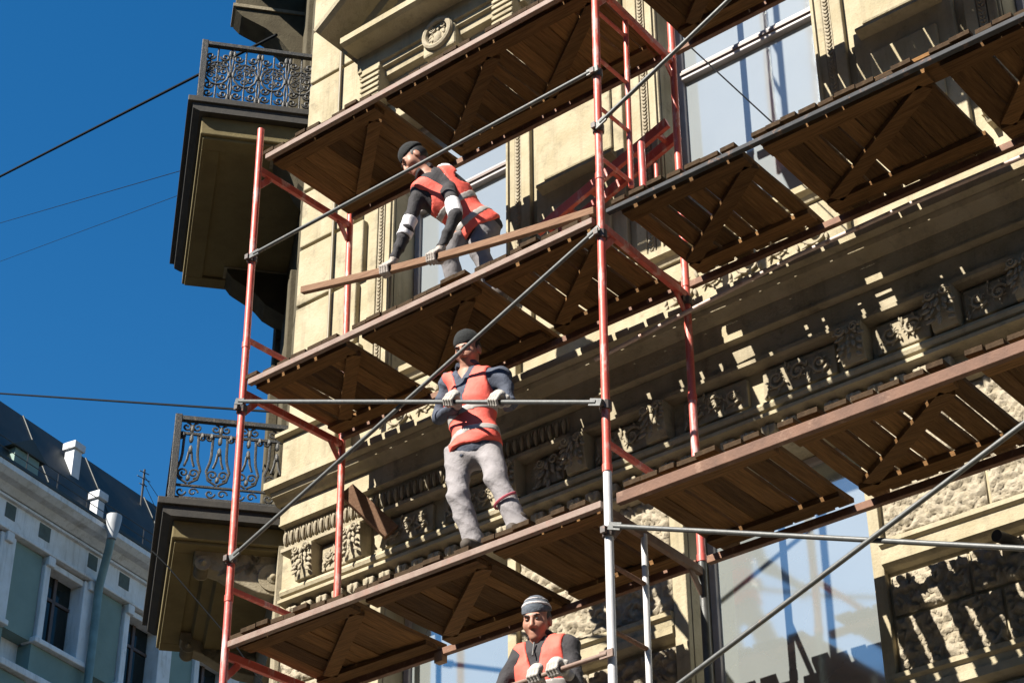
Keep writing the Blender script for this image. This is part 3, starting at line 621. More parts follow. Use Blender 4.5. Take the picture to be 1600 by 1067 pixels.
# a few spare boards lying along the upper right deck edge
for x0, x1, y, dz in ((4.30, 5.5, 0.10, 0.0), (4.75, 6.1, 0.22, 0.0)):
    zb = 2.0+0.022+0.03+0.021+0.03
    b = MB().box((x0, y-0.06, zb+dz), (x1, y+0.06, zb+dz+0.028)).build('loose_board', WOODX, bevel=0.003)
    tag(b, 'loose board lying along the deck edge under the right window' if y < 0.15 else 'second loose board behind the edge board by the right window', 'board')

# red access ladder lying slantwise on the second tier, and stubs of red tube
LD = empty('access_ladder', (2.2, 1.1, 2.09), 'red steel access ladder leaning in the shade behind the middle post', 'ladder')
la, lb_ = on((840, 362), y=1.10), on((1043, 192), y=1.10)
for dy, dz in ((0.0, 0.0), (0.14, -0.02)):
    MB().bar(la+np.array((0, dy, dz)), lb_+np.array((0, dy, dz)), 0.035, 0.085, (0, 0, 1)).build('stringer', RED, LD, bevel=0.004)
for i in range(6):
    p = la+(lb_-la)*(0.06+i*0.17); MB().bar(p+np.array((0, 0.01, 0)), p+np.array((0, 0.13, 0)), 0.03, 0.03).build('rung', RED, LD)
for t in (0.12, 0.85):
    p = la+(lb_-la)*t; MB().bar((p[0], 1.17, 2.0), (p[0], 1.17, p[2]), 0.03, 0.03).build('support_leg', RED, LD)
# board wedged between the inner post and the frieze
pa, pb = on((541, 766), y=1.03), on((612, 832), y=1.27)
tag(MB().bar(pa, pb, 0.05, 0.13, (0, 0, 1)).build('wooden_strut', WOODRAIL, None, bevel=0.004), 'brown board wedged between the left inner post and the carved frieze', 'board')
for k, (x, y, h, r, s) in enumerate(((3.36, 0.16, 0.50, 0.024, 'thick pale red tube stub standing on the deck right of the middle post'), (3.44, 0.2, 0.31, 0.014, 'thin red tube stub standing beside the thick one'))):
    tag(MB().tube([(x, y, 2.09), (x, y, 2.09+h)], r, 12).build('tube_stub', REDLIGHT if k == 0 else RED, None, True), s, 'tube')
# orange-brown clamp block on the inner ledger of the third tier
tag(MB().box((1.0, 0.93, -0.075), (1.07, 0.985, 0.0)).build('wooden_block', mat('fresh wood block', (0.5, 0.3, 0.18), 0.8, var=0.2), None, bevel=0.004), 'small pale wooden block under the wall edge of the third tier', 'block')

# ------------------------------------------------------------------ overhead cables and guy wire
def cable(a, b, r, label, sag=0.0):
    a, b = np.array(a, float), np.array(b, float); pts = [a+(b-a)*i/20+np.array((0, 0, -4*sag*(i/20)*(1-i/20))) for i in range(21)]
    tag(MB().tube(pts, r, 6).build('overhead_cable', CABLE, None, True), label, 'cable', 'cables across the street')
def far(px, d): v = ray(px); return CAM_P+v/np.linalg.norm(v)*d
cable(far((-160, 358), 30), far((432, 55), 19.0), 0.015, 'thick cable rising across the sky to the upper balcony')
cable(far((-160, 604), 32), far((455, 645), 16.6), 0.011, 'dark cable crossing the sky to the lower balcony railing')
cable(far((-160, 395), 45), far((300, 262), 22), 0.0045, 'faint thin cable in the middle of the sky')
cable(far((-160, 468), 50), far((280, 305), 23), 0.0035, 'faintest thin cable low in the sky beside the balcony')
cable(far((-200, 640), 40), far((480, 960), 16.4), 0.011, 'thin cable slanting down past the lower balcony soffit', 0.0) if False else None
tag(MB().tube([(3.57, 0.5, 3.5), (4.06, 0.5, 2.69), (4.4, 0.5, 2.13)], 0.005, 6).build('guy_wire', CABLE, None, True), 'thin guy wire slanting in front of the right upper window', 'wire')
tag(MB().tube([ch(1.02, 0.2, 1.56), ch(0.9, 0.1, 1.40), ch(0.35, 0.05, 0.78), ch(0.0, 0.0, 0.3)], 0.005, 6).build('hanging_wire', CABLE, None, True), 'black wire hanging across the lower balcony soffit', 'wire')

# ------------------------------------------------------------------ green and white house on the far side of the side street
HO = np.array((-19.861, 13.160, 0)); HT = np.array((-0.1788, 0.98389, 0)); HN = np.array((0.98389, 0.1788, 0))
def hp(p): return tuple(HO+HT*p[0]+HN*p[1]+np.array((0, 0, p[2])))    # (along, outwards, z)
HB = empty('town_house', tuple(HO+np.array((0, 0, GROUND_Z))), 'pale blue and green house with dark roof at lower left', 'building')
GREEN = mat('green house plaster', (0.38, 0.52, 0.46), 0.9, col2=(0.29, 0.41, 0.365), vscale=1.2, bump=0.3, bscale=12)
PALE = mat('whitewashed house trim', (1.45, 1.46, 1.48), 0.9, col2=(1.15, 1.12, 1.06), vscale=1.5, bump=0.5, bscale=14, streak=0.5, wear=(0.62, 0.53, 0.40), wscale=1.6, wlo=0.60, whi=0.8)
ROOFM = mat('dark roof metal', (0.052, 0.062, 0.056), 0.6, var=0.35, vscale=2, bump=0.1, bscale=8)
PIPE = mat('teal downpipe paint', (0.28, 0.44, 0.43), 0.5, var=0.3, vscale=3)
GREYG = mat('dark grey green plaster', (0.17, 0.215, 0.195), 0.9, var=0.2)
PIPEW = mat('pale zinc', (0.62, 0.64, 0.66), 0.5, var=0.1)
def hbox(lo, hi, m, name, parent=HB, bevel=0.0): return MB().box(lo, hi, T=hp).build(name, m, parent, bevel=bevel)
wins = [-4.68, -2.23, 0.22, 2.68, 5.05, 7.47, 9.92, 12.32]
hbox((-22, -9, GROUND_Z), (24, -0.30, 13.05), PALE, 'wall')
X0 = -22
edges = [X0]
for w in wins:
    for st, zb, zt in ((0, 10.45, 11.95), (1, 6.6, 8.6), (2, 2.9, 4.9)):
        f = hbox((w+0.03, -0.26, zb), (w+0.97, -0.22, zt), GLASSDARK, 'window')
        MB().box((w+0.46, -0.22, zb), (w+0.54, -0.19, zt), T=hp).build('mullion', FRAMEB, f)
        MB().box((w+0.03, -0.22, zt-0.52), (w+0.97, -0.19, zt-0.46), T=hp).build('transom_bar', FRAMEB, f)
        for lo, hi in (((w-0.16, -0.30, zb-0.06), (w, 0.10, zt+0.12)), ((w+1.0, -0.30, zb-0.06), (w+1.42, 0.10, zt+0.12)), ((w, -0.30, zt), (w+1.0, 0.06, zt+0.12))): MB().box(lo, hi, T=hp).build('window_trim', PALE, f, bevel=0.02)
        MB().box((w-0.25, -0.2, zb-0.17), (w+1.45, 0.16, zb-0.061), T=hp).build('sill', PALE, f, bevel=0.02)
    hbox((w+1.44, -0.3, 10.3), (w+2.26, 0.02, 12.08), GREEN, 'wall_panel')
    hbox((w-0.2, -0.3, 9.66), (w+1.44, 0.03, 10.27), GREEN, 'wall_panel'); hbox((w+1.44, -0.3, 5.0), (w+2.26, 0.02, 9.5), GREEN, 'wall_panel')
    hbox((w-0.5, 0.0, 12.36), (w-0.18, 0.13, 12.66), GREYG, 'frieze_square'); hbox((w+0.98, 0.0, 12.36), (w+1.26, 0.13, 12.66), GREYG, 'frieze_square')
hbox((-22, -0.3, 12.16), (24, 0.12, 12.78), PALE, 'frieze')
hbox((-22, -0.3, 12.70), (24, 0.20, 12.75), PALE, 'string_course', bevel=0.01); hbox((-22, -0.3, 12.10), (24, 0.18, 12.17), PALE, 'string_course', bevel=0.02)
for w in wins:
    for q in (-0.1, 1.15): hbox((w+q-0.06, 0.0, 11.9), (w+q+0.14, 0.17, 12.10), PALE, 'bracket', bevel=0.02)
hbox((-22, -0.3, 9.52), (24, 0.16, 9.66), PALE, 'string_course', bevel=0.02)
MB().prism([(-0.3, 13.09), (0.62, 13.09), (0.62, 12.98), (0.5, 12.90), (0.34, 12.88), (0.2, 12.78), (-0.3, 12.78)], lambda p, q, w: hp((w, p, q)), -22, 24).build('eaves_cornice', PALE, HB)
MB().prism([(0.64, 13.095), (0.64, 13.16), (0.1, 13.40), (-1.0, 15.5), (-6.0, 16.3), (-6, 13.095)], lambda p, q, w: hp((w, p, q)), -22, 24).build('roof', ROOFM, HB)
for w in range(-20, 24, 2):
    MB().bar(hp((w, 0.1, 13.41)), hp((w, -1.0, 15.51)), 0.03, 0.03).build('roof_seam', ROOFM, HB)
for u in (-3.3, -0.75, 4.2):
    d = MB().box((u-0.35, -0.9, 13.3), (u+0.35, 0.0, 13.98), T=hp).build('dormer', GREEN, HB)
    MB().prism([(u-0.48, 13.96), (u+0.48, 13.96), (u, 14.28)], lambda p, q, w: hp((p, w, q)), -1.1, 0.08).build('dormer_roof', ROOFM, d)
for u, z0, z1, q, dd in ((1.18, 14.3, 15.24, 0.12, -0.6), (1.30, 13.25, 13.97, 0.10, 0.1)):
    c = MB().box((u-q, dd-q, z0), (u+q, dd+q, z1), T=hp).build('chimney', mat('white chimney plaster', (0.95, 0.97, 1.0), 0.9, var=0.15, vscale=3), HB)
    MB().box((u-q-0.05, dd-q-0.05, z1-0.10), (u+q+0.05, dd+q+0.05, z1+0.07), T=hp).build('chimney_cap', mat('white chimney plaster', (0.95, 0.97, 1.0)), c, bevel=0.02)
dp = MB().tube([hp(p) for p in ((1.10, 0.74, 12.8), (1.14, 0.68, 12.6), (1.48, 0.24, 12.02), (1.50, 0.22, 11.8), (1.50, 0.22, GROUND_Z))], 0.085, 12).build('downpipe', PIPE, HB, True)
MB().lathe([(0.085, -0.42), (0.14, -0.12), (0.155, 0.0), (0.155, 0.09), (0.13, 0.09), (0.12, 0.0), (0.01, -0.1)], hp((1.07, 0.78, 13.16)), (0, 0, 1), 16).build('hopper', PIPEW, dp, True)
rb_ = MB()
for w in np.arange(-21, 23, 0.9): rb_.tube([hp((w, 0.45, 13.2)), hp((w, 0.45, 13.65))], 0.012, 5)
for z in (13.45, 13.65): rb_.tube([hp((-22, 0.45, z)), hp((24, 0.45, z))], 0.010, 5)
rb_.build('roof_railing', DARK, HB)
an = MB().tube([hp((3.69, -0.8, 15.0)), hp((3.69, -0.8, 16.0))], 0.025, 6)
an.tube([hp((3.69, -0.8, 15.85)), hp((5.0, -0.8, 15.2))], 0.008, 4); an.tube([hp((3.69, -0.8, 15.7)), hp((4.4, -0.8, 15.1))], 0.008, 4)
for z, l in ((15.9, 0.16), (15.75, 0.22), (15.6, 0.13)): an.tube([hp((3.69-l, -0.8, z)), hp((3.69+l, -0.8, z+0.05))], 0.012, 4)
an.build('antenna', DARK, HB)

# ------------------------------------------------------------------ house across the street, seen mirrored in the panes
OB = empty('street_house', (4, -30, GROUND_Z), 'pale house across the street, mirrored in the lower window panes', 'building')
OP = mat('pale facade plaster', (0.55, 0.50, 0.42), 0.9, var=0.15, vscale=0.6)
MB().box((-45, -44, GROUND_Z), (60, -30, 13.5)).build('wall', OP, OB)
MB().box((-45.3, -44, 13.5), (60.3, -29.4, 14.0)).build('eaves_cornice', OP, OB)
MB().prism([(-29.5, 14.0), (-35, 15.8), (-44, 14.0)], lambda p, q, w: (w, p, q), -45, 60).build('roof', ROOFM, OB)
for i in range(34):
    for k in range(5):
        x = -43+i*3.0; z = -5.2+k*3.7; w_ = MB().box((x, -30.05, z), (x+1.2, -29.97, z+2.1)).build('window', GLASSDARK, OB)
        MB().box((x-0.15, -30.02, z-0.2), (x+1.35, -29.8, z-0.05)).build('sill', OP, w_)
# ------------------------------------------------------------------ people: surfaces grown from distance fields
def V3(*a): return np.array(a, float)
def nrm(v): return v/(np.linalg.norm(v)+1e-12)
def rc(P, a, b, ra, rb):
    """tapered limb from a to b"""
    ba = b-a; h = np.clip(((P-a)@ba)/(ba@ba), 0, 1)[..., None]
    return np.linalg.norm(P-a-h*ba, axis=-1)-(ra+(rb-ra)*h[..., 0])
def ell(Q, c, r):
    q = Q-np.array(c); r = np.array(r); k0 = np.linalg.norm(q/r, axis=-1); k1 = np.linalg.norm(q/(r*r), axis=-1)
    return k0*(k0-1)/np.maximum(k1, 1e-9)
def smin(a, b, k=0.03):
    h = np.clip(0.5+0.5*(b-a)/k, 0, 1); return b+(a-b)*h-k*h*(1-h)
def smax(a, b, k=0.01): return -smin(-a, -b, k)

def nets(F, X, Y, Z):
    """surface nets on a rectilinear grid"""
    S = F < 0; nx, ny, nz = F.shape; cnt = np.zeros((nx-1, ny-1, nz-1), int)
    for i in (0, 1):
        for j in (0, 1):
            for k in (0, 1): cnt += S[i:nx-1+i, j:ny-1+j, k:nz-1+k]
    act = (cnt > 0) & (cnt < 8); I = np.argwhere(act); vid = -np.ones(act.shape, int); vid[act] = np.arange(len(I))
    acc = np.zeros((len(I), 3)); num = np.zeros(len(I)); G = (X, Y, Z)
    for ax in range(3):
        o1, o2 = [a for a in range(3) if a != ax]
        for d1 in (0, 1):
            for d2 in (0, 1):
                p = I.copy(); p[:, o1] += d1; p[:, o2] += d2; q = p.copy(); q[:, ax] += 1
                f0 = F[tuple(p.T)]; f1 = F[tuple(q.T)]; m = (f0 < 0) != (f1 < 0); t = np.where(m, f0/np.where(m, f0-f1, 1), 0)
                pos = np.stack([G[a][p[:, a]] for a in range(3)], 1); pos[:, ax] += t*(G[ax][q[:, ax]]-G[ax][p[:, ax]])
                acc += pos*m[:, None]; num += m
    V = acc/num[:, None]; faces = []
    for ax in range(3):
        a1, a2 = (ax+1) % 3, (ax+2) % 3
        sl0 = [slice(None)]*3; sl1 = [slice(None)]*3; sl0[ax] = slice(0, -1); sl1[ax] = slice(1, None)
        s0, s1 = S[tuple(sl0)], S[tuple(sl1)]; E = np.argwhere(s0 != s1)
        E = E[(E[:, a1] > 0) & (E[:, a2] > 0) & (E[:, a1] < F.shape[a1]-1) & (E[:, a2] < F.shape[a2]-1)]
        if not len(E): continue
        def c(d1, d2):
            e = E.copy(); e[:, a1] -= d1; e[:, a2] -= d2; return vid[tuple(e.T)]
        q = np.stack([c(1, 1), c(0, 1), c(0, 0), c(1, 0)], 1); fl = ~s0[tuple(E.T)]; q[fl] = q[fl][:, ::-1]; faces.append(q)
    return V, np.concatenate(faces)
def grow(fn, lo, hi, h, name, material, parent=None, fine=None, hf=0.006, loc=None):
    """mesh the zero surface of fn; fine = (lo,hi) box that gets a finer grid"""
    ax = []
    for i in range(3):
        g = list(np.arange(lo[i], hi[i]+h, h))
        if fine is not None:
            a, b = max(fine[0][i], lo[i]), min(fine[1][i], hi[i]); g = [v for v in g if v < a-hf or v > b+hf]+list(np.arange(a, b, hf)); g.sort()
        ax.append(np.array(g))
    P = np.stack(np.meshgrid(*ax, indexing='ij'), -1); F = fn(P); V, Q = nets(F, *ax)
    me = bpy.data.meshes.new(name); L = np.array(loc if loc is not None else (0, 0, 0)); me.from_pydata((V-L).tolist(), [], Q.tolist())
    me.materials.append(material); me.polygons.foreach_set('use_smooth', [True]*len(me.polygons))
    o = bpy.data.objects.new(name, me); COL.objects.link(o)
    if loc is not None: o.location = loc
    if parent is not None: put(o, parent)
    return o
def folds(P, amp, s=1.0, seed=0.0):
    x, y, z = P[..., 0]*s+seed, P[..., 1]*s+seed*1.7, P[..., 2]*s-seed
    n1 = np.sin(21*z+9*x+2.6*np.sin(6*x+5*z+seed)+7*y); n2 = np.sin(13*z-17*x+3*np.sin(5*z+seed)+9*y)
    return amp*(0.55-1.1*(1-np.abs(n1))**2)+amp*0.3*n2+amp*0.2*np.sin(52*z+20*x+4*np.sin(15*x+9*y))

SKIN = mat('weathered skin', (0.62, 0.31, 0.21), 0.55, col2=(0.54, 0.25, 0.16), vscale=25, spec=0.35)
LIPS = mat('lip skin', (0.20, 0.07, 0.055), 0.5)
HAIR = mat('black hair', (0.015, 0.012, 0.01), 0.6)
EYE = mat('dark eye', (0.03, 0.022, 0.018), 0.5)
VEST = mat('orange safety vest', (1.32, 0.19, 0.125), 0.75, col2=(1.18, 0.145, 0.10), vscale=14, bump=0.3, bscale=26)
BAND = mat('grey reflective band', (0.58, 0.54, 0.50), 0.45, var=0.15, vscale=20)
NAVY = mat('navy work jacket', (0.085, 0.105, 0.16), 0.85, col2=(0.065, 0.08, 0.12), vscale=15, bump=0.5, bscale=30)
CHAR = mat('charcoal work jacket', (0.04, 0.035, 0.04), 0.85, col2=(0.026, 0.023, 0.027), vscale=15, bump=0.5, bscale=30)
GREYT = mat('dusty grey work trousers', (0.44, 0.41, 0.42), 0.9, col2=(0.37, 0.34, 0.345), vscale=9, bump=0.55, bscale=11, dist=0.03, wear=(0.32, 0.24, 0.20), wscale=9, wlo=0.64, whi=0.78)
DGREYT = mat('dark grey work trousers', (0.33, 0.31, 0.32), 0.9, col2=(0.24, 0.225, 0.23), vscale=9, bump=0.55, bscale=11, dist=0.03)
GLOVE = mat('white knitted glove', (0.66, 0.61, 0.55), 0.9, var=0.15, vscale=40, bump=0.4, bscale=140)
GLOVEG = mat('grey knitted glove', (0.62, 0.54, 0.48), 0.9, var=0.2, vscale=40, bump=0.4, bscale=140)
BLACKK = mat('black knit cap', (0.012, 0.014, 0.014), 0.95, var=0.3, vscale=50, bump=0.5, bscale=120)
BLUEK = mat('grey blue knit cap', (0.15, 0.175, 0.215), 0.95, var=0.25, vscale=50, bump=0.5, bscale=120)
PALEK = mat('pale knit stripe', (0.8, 0.74, 0.74), 0.95, bump=0.5, bscale=120)
BOOT = mat('dusty leather boot', (0.10, 0.075, 0.055), 0.8, var=0.3, vscale=30)
SHIRTW = mat('white shirt', (0.7, 0.7, 0.72), 0.9)
PATCHP = mat('pink fabric strip', (0.55, 0.08, 0.12), 0.8)
WHITEC = mat('white jacket insert', (1.0, 0.97, 0.99), 0.85, bump=0.4, bscale=30)

def person(label, J, jacket, trousers, glove, cap, stripes=False, grips=(), shirt=True, inserts=None, seed=0.0, hips=1.0, vee=0.03):
    pel, nek, hd = J['pelvis'], J['neck'], J['head']; shL, shR = J['shoulders']; base = J['base']
    u = nrm(nek-pel); r = shR-shL; r = nrm(r-u*(r@u)); f = np.cross(r, u)            # r: viewer-right side, f: chest direction
    L = np.linalg.norm(nek-pel)
    def tloc(P): q = P-pel; return np.stack([q@r, q@f, q@u], -1)
    def torso(P, g=0.0):
        q = tloc(P); s = q.copy(); s[..., 1] = s[..., 1]/0.70
        a = rc(s, V3(0, 0, -0.02), V3(0, 0.0, L*0.45), 0.143+g, 0.147+g); b = rc(s, V3(-0.035, 0.01, L*0.62), V3(0.035, 0.01, L*0.62), 0.144+g, 0.144+g)
        d = smin(a, b, 0.08)*0.84
        d = smin(d, rc(P, shL+(nek-shL)*0.08, shR+(nek-shR)*0.08, 0.062+g, 0.062+g), 0.09)
        return smin(d, rc(P, nek-u*0.06, nek+u*0.01, 0.088+g*0.5, 0.066+g*0.3), 0.07)
    fd, hu = nrm(J['face']), J.get('headup', V3(0, 0, 1)); hu = nrm(hu-fd*(fd@hu)); hr = np.cross(fd, hu)
    def hl(P): q = P-hd; return np.stack([q@hr, q@fd, q@hu], -1)
    def H(a, b, c): return hd+hr*a+fd*b+hu*c
    def head(P):
        q = hl(P); d = ell(q, (0, -0.012, 0.035), (0.076, 0.096, 0.088))
        d = smin(d, ell(q, (0, 0.018, -0.042), (0.061, 0.072, 0.082)), 0.04)
        d = smin(d, ell(q, (0, 0.062, -0.102), (0.028, 0.026, 0.022)), 0.035)
        for s in (-1, 1):
            d = smin(d, ell(q, (s*0.042, 0.054, -0.030), (0.022, 0.022, 0.022)), 0.04)
            d = smax(d, -ell(q, (s*0.031, 0.100, 0.003), (0.019, 0.019, 0.0125)), 0.014)
            d = smin(d, ell(q, (s*0.031, 0.077, 0.001), (0.0145, 0.0125, 0.0105)), 0.004)
            d = smin(d, ell(q, (s*0.078, -0.008, -0.012), (0.011, 0.022, 0.031)), 0.008)
            d = smin(d, ell(q, (s*0.014, 0.094, -0.044), (0.010, 0.012, 0.009)), 0.008)
        d = smin(d, rc(q, V3(-0.036, 0.081, 0.022), V3(0.036, 0.081, 0.022), 0.010, 0.010), 0.015)
        d = smin(d, rc(q, V3(0, 0.085, 0.012), V3(0, 0.108, -0.038), 0.009, 0.013), 0.010)
        d = smin(d, ell(q, (0, 0.079, -0.070), (0.021, 0.011, 0.006)), 0.012); d = smin(d, ell(q, (0, 0.078, -0.081), (0.018, 0.011, 0.0065)), 0.010)
        return d
    eb, wr = J['elbows'], J['wrists']; hp_, kn, an = J['hips'], J['knees'], J['ankles']
    sh = (shL, shR)
    def limbs(P, k):
        d = None
        for i in (0, 1):
            for a, b, ra, rb in ((sh[i], eb[i], 0.045*k, 0.038*k), (eb[i], wr[i], 0.038*k, 0.027*k), (hp_[i], kn[i], 0.070*k, 0.052*k), (kn[i], an[i], 0.050*k, 0.036*k)):
                e = rc(P, a, b, ra, rb); d = e if d is None else smin(d, e, 0.02)
            toe = J['toes'][i]; d = smin(d, rc(P, an[i]-V3(0, 0, 0.03), toe, 0.03, 0.022), 0.02)
        return d
    def body(P):
        d = smin(torso(P, -0.022), limbs(P, 0.92), 0.03)
        d = smin(d, rc(P, nek-u*0.02, H(0, -0.015, -0.055), 0.056, 0.052), 0.03)
        return smin(d, head(P), 0.02)
    allp = np.array([pel, nek, hd+hu*0.13, hd+fd*0.14, hd-fd*0.12, *sh, *eb, *wr, *hp_, *kn, *an, *J['toes']])
    lo, hi = allp.min(0)-0.2, allp.max(0)+0.2
    B = grow(body, lo, hi, 0.016, 'person', SKIN, fine=(hd-0.135, hd+0.135), hf=0.005, loc=base); tag(B, label, 'person', 'scaffold workers')
    # sleeves and jacket
    sl = np.array([pel, nek, *sh, *eb, *wr])
    def jk(P):
        d = torso(P, 0.0); d = d-0.028*np.clip((0.08-tloc(P)[..., 2])/0.16, 0, 1)
        for i in (0, 1):
            d = smin(d, rc(P, sh[i], eb[i], 0.056, 0.047), 0.04); d = smin(d, rc(P, eb[i], wr[i], 0.048, 0.037), 0.02)
        d = d+folds(P, 0.010, 1.0, seed); q = tloc(P)
        d = smax(d, -(q[..., 2]+0.135), 0.006)
        d = smax(d, -(rc(P, nek+u*0.05+f*0.05, nek+u*0.02-f*0.0, 0.055, 0.05)), 0.01)
        cut = q[..., 2]*0.9-(L-0.10)-0.9*np.abs(q[..., 0])*0.0
        v = np.maximum(np.abs(q[..., 0])-0.5*(q[..., 2]-(L-vee)), 0.03-q[..., 1]); d = smax(d, -v, 0.006)
        for i in (0, 1):
            n = nrm(wr[i]-eb[i]); d = np.where(np.linalg.norm(P-wr[i], axis=-1) < 0.12, np.maximum(d, (P-wr[i])@n), d)
        return d
    lo, hi = sl.min(0)-0.22, sl.max(0)+0.14
    grow(jk, lo, hi, 0.011, 'jacket', jacket, B)
    # collar ring
    cl = MB(); pts = [nek+u*(0.035+0.012*math.cos(a))+r*0.066*math.sin(a)+f*(0.008+0.068*math.cos(a)) for a in np.linspace(0.55, 5.73, 15)]
    cl.tube(pts, 0.019, 8); cl.build('collar', jacket, B, True)
    if shirt: MB().blob(nek+f*0.055+u*0.0, (r*0.03, f*0.02, u*0.035)).build('shirt_collar', SHIRTW if shirt is True else shirt, B, True)
    # trousers
    tl = np.array([pel, *hp_, *kn, *an])
    def tr(P):
        q = tloc(P); s = q.copy(); s[..., 1] /= 0.78
        d = rc(s, V3(0, 0, 0.06), V3(0, 0, -0.06), 0.134*hips, 0.142*hips)*0.88
        for i in (0, 1):
            low = an[i]
            leg = smin(rc(P, hp_[i], kn[i], 0.091, 0.070), rc(P, kn[i], low, 0.070, 0.068), 0.03)
            d = smin(d, leg, 0.035 if i == 0 else 0.03)
        d = d+folds(P, 0.0075, 0.85, seed+3); d = smax(d, q[..., 2]-0.0, 0.006)
        for i in (0, 1):
            n = nrm(an[i]-kn[i]); d = np.where(np.linalg.norm(P-an[i], axis=-1) < 0.14, np.maximum(d, (P-an[i])@n-0.035), d)
        return d
    T = grow(tr, tl.min(0)-0.22, tl.max(0)+0.26, 0.010, 'trousers', trousers, B)
    # vest over the jacket, with reflective bands
    def vs(P, g=0.0):
        q = tloc(P); d = torso(P, 0.016+g)+folds(P, 0.012, 0.7, seed+7)
        d = d-0.030*np.clip((0.10-q[..., 2])/0.16, 0, 1)
        w = 0.182+0.03*np.clip((L*0.55-q[..., 2])/0.2, -0.4, 1.0)
        d = smax(d, np.abs(q[..., 0])-w, 0.01)
        d = smax(d, -(q[..., 2]+0.075+0.012*np.sin(q[..., 0]*21)), 0.005)
        d = smax(d, q[..., 2]-(L+0.03), 0.01)
        v = np.maximum(np.abs(q[..., 0])-0.012-0.27*(q[..., 2]-L*0.5), 0.02-q[..., 1]); d = smax(d, -v, 0.006)
        for i in (0, 1): d = smax(d, -(np.linalg.norm(P-(sh[i]+(sh[i]-nek)*0.32-u*0.06), axis=-1)-0.085), 0.01)
        return smax(d, -rc(P, nek+u*0.08, nek+u*0.0, 0.075, 0.07), 0.01)
    tv = np.array([pel, nek, *sh]); vlo, vhi = tv.min(0)-0.24, tv.max(0)+0.2
    VV = grow(vs, vlo, vhi, 0.010, 'safety_vest', VEST, B)
    for z in (0.02, L*0.36):
        def bd(P, z=z): q = tloc(P); return np.maximum(vs(P, 0.0045), np.abs(q[..., 2]-z-0.02*q[..., 0])-0.026)
        grow(bd, vlo, vhi, 0.010, 'reflective_band', BAND, VV)
    if inserts:
        for a, b, ra, rb in inserts:
            def ins(P, a=a, b=b, ra=ra, rb=rb):
                d = rc(P, a, b, ra, rb)+folds(P, 0.005, 1.0, seed); n = nrm(b-a)
                return np.maximum(np.maximum(d, (P-b)@n), (a-P)@n)
            grow(ins, np.minimum(a, b)-0.11, np.maximum(a, b)+0.11, 0.009, 'jacket_insert', WHITEC, B)
    # cap, hair, face details
    def cp(P):
        q = hl(P); d = ell(q, (0, -0.016, 0.050), (0.088, 0.106, 0.098 if not stripes else 0.106)); tilt = q[..., 2]-0.046+0.28*(0.0-q[..., 1])*-1*0.55
        rim = rc(q*np.array((1, 1, 1.0)), V3(0, -0.016, 0.05), V3(0, -0.016, 0.0501), 0, 0)
        return smax(d+folds(P, 0.0016, 3.0, seed), -tilt, 0.008)
    cap_o = grow(cp, hd-0.18, hd+0.2, 0.008, 'knit_cap', cap, B)
    if stripes:
        for z0, hw in ((0.088, 0.010), (0.122, 0.005)):
            def st(P, z0=z0, hw=hw): q = hl(P); return np.maximum(cp(P)-0.003, np.abs(q[..., 2]-z0-0.154*q[..., 1])-hw)
            grow(st, hd-0.18, hd+0.2, 0.007, 'cap_stripe', PALEK, cap_o)
    def hr_(P):
        q = hl(P); d = ell(q, (0, -0.018, 0.02), (0.081, 0.096, 0.09)); return smax(smax(d, q[..., 1]-0.035+0.3*q[..., 2], 0.01), -(q[..., 2]+0.045), 0.01)
    grow(hr_, hd-0.16, hd+0.16, 0.008, 'hair', HAIR, B)
    for s in (-1, 1):
        MB().blob(H(s*0.031, 0.0885, 0.0005), (hr*0.0125, fd*0.005, hu*0.0042), 10, 6).build('eye', EYE, B, True)
        MB().tube([H(s*0.014, 0.098, 0.020), H(s*0.032, 0.097, 0.025), H(s*0.050, 0.086, 0.020)], [0.004, 0.0052, 0.003], 6).build('eyebrow', HAIR, B, True)
    MB().tube([H(-0.019, 0.082, -0.0775), H(-0.010, 0.0885, -0.0765), H(0, 0.0905, -0.076), H(0.010, 0.0885, -0.0765), H(0.019, 0.082, -0.0775)], [0.001, 0.0022, 0.0026, 0.0022, 0.001], 6).build('mouth', LIPS, B, True)
    # boots
    for i in (0, 1):
        toe = J['toes'][i]; a = an[i]-V3(0, 0, 0.035)
        def bt(P): return smax(smin(smin(rc(P, an[i]+V3(0, 0, 0.05), a, 0.055, 0.05), rc(P, a, toe, 0.047, 0.04), 0.03), rc(P, a-nrm(toe-a)*0.03, a, 0.045, 0.045), 0.02), -(P[..., 2]-J['floor']), 0.004)
        grow(bt, np.minimum(a, toe)-0.12, np.maximum(a, toe)+0.14, 0.011, 'boot', BOOT, B)
    # gloved hands closed on the tube or rail
    for i, g in enumerate(grips):
        c, axd, back, rad = g                                   # centre of the held bar, its direction, back-of-hand direction, radius
        axd = nrm(axd); w_ = wr[i]-c; w_ = nrm(w_-axd*(w_@axd)); n_ = nrm(np.array(back)-axd*(np.array(back)@axd)); w2 = nrm(w_-n_*(w_@n_)); sgn = 1 if i == 0 else -1
        def Q(t, ang, rr): return c+axd*t+rr*(math.cos(ang)*w2+math.sin(ang)*n_)
        fr = rad+0.011; ks = []
        for j, (ln, fr_) in enumerate(((1.0, 0.0102), (1.06, 0.0106), (1.0, 0.0102), (0.82, 0.009))):
            t = (j-1.5)*0.0215*sgn; k0 = Q(t, 1.15, fr+0.016); p1 = Q(t, 2.25, fr+0.008); p2 = Q(t, 3.35, fr+0.003); p3 = Q(t*0.96, 3.35+1.25*ln, fr); ks.append((k0, p1, p2, p3, fr_))
        th = [c+axd*(-0.052*sgn)+w2*(fr+0.028)+n_*0.004, Q(-0.052*sgn, -0.45, fr+0.010), Q(-0.040*sgn, -1.25, fr+0.004), Q(-0.030*sgn, -1.9, fr+0.002)]
        wp = wr[i]; pm = c+w2*0.045+n_*0.030
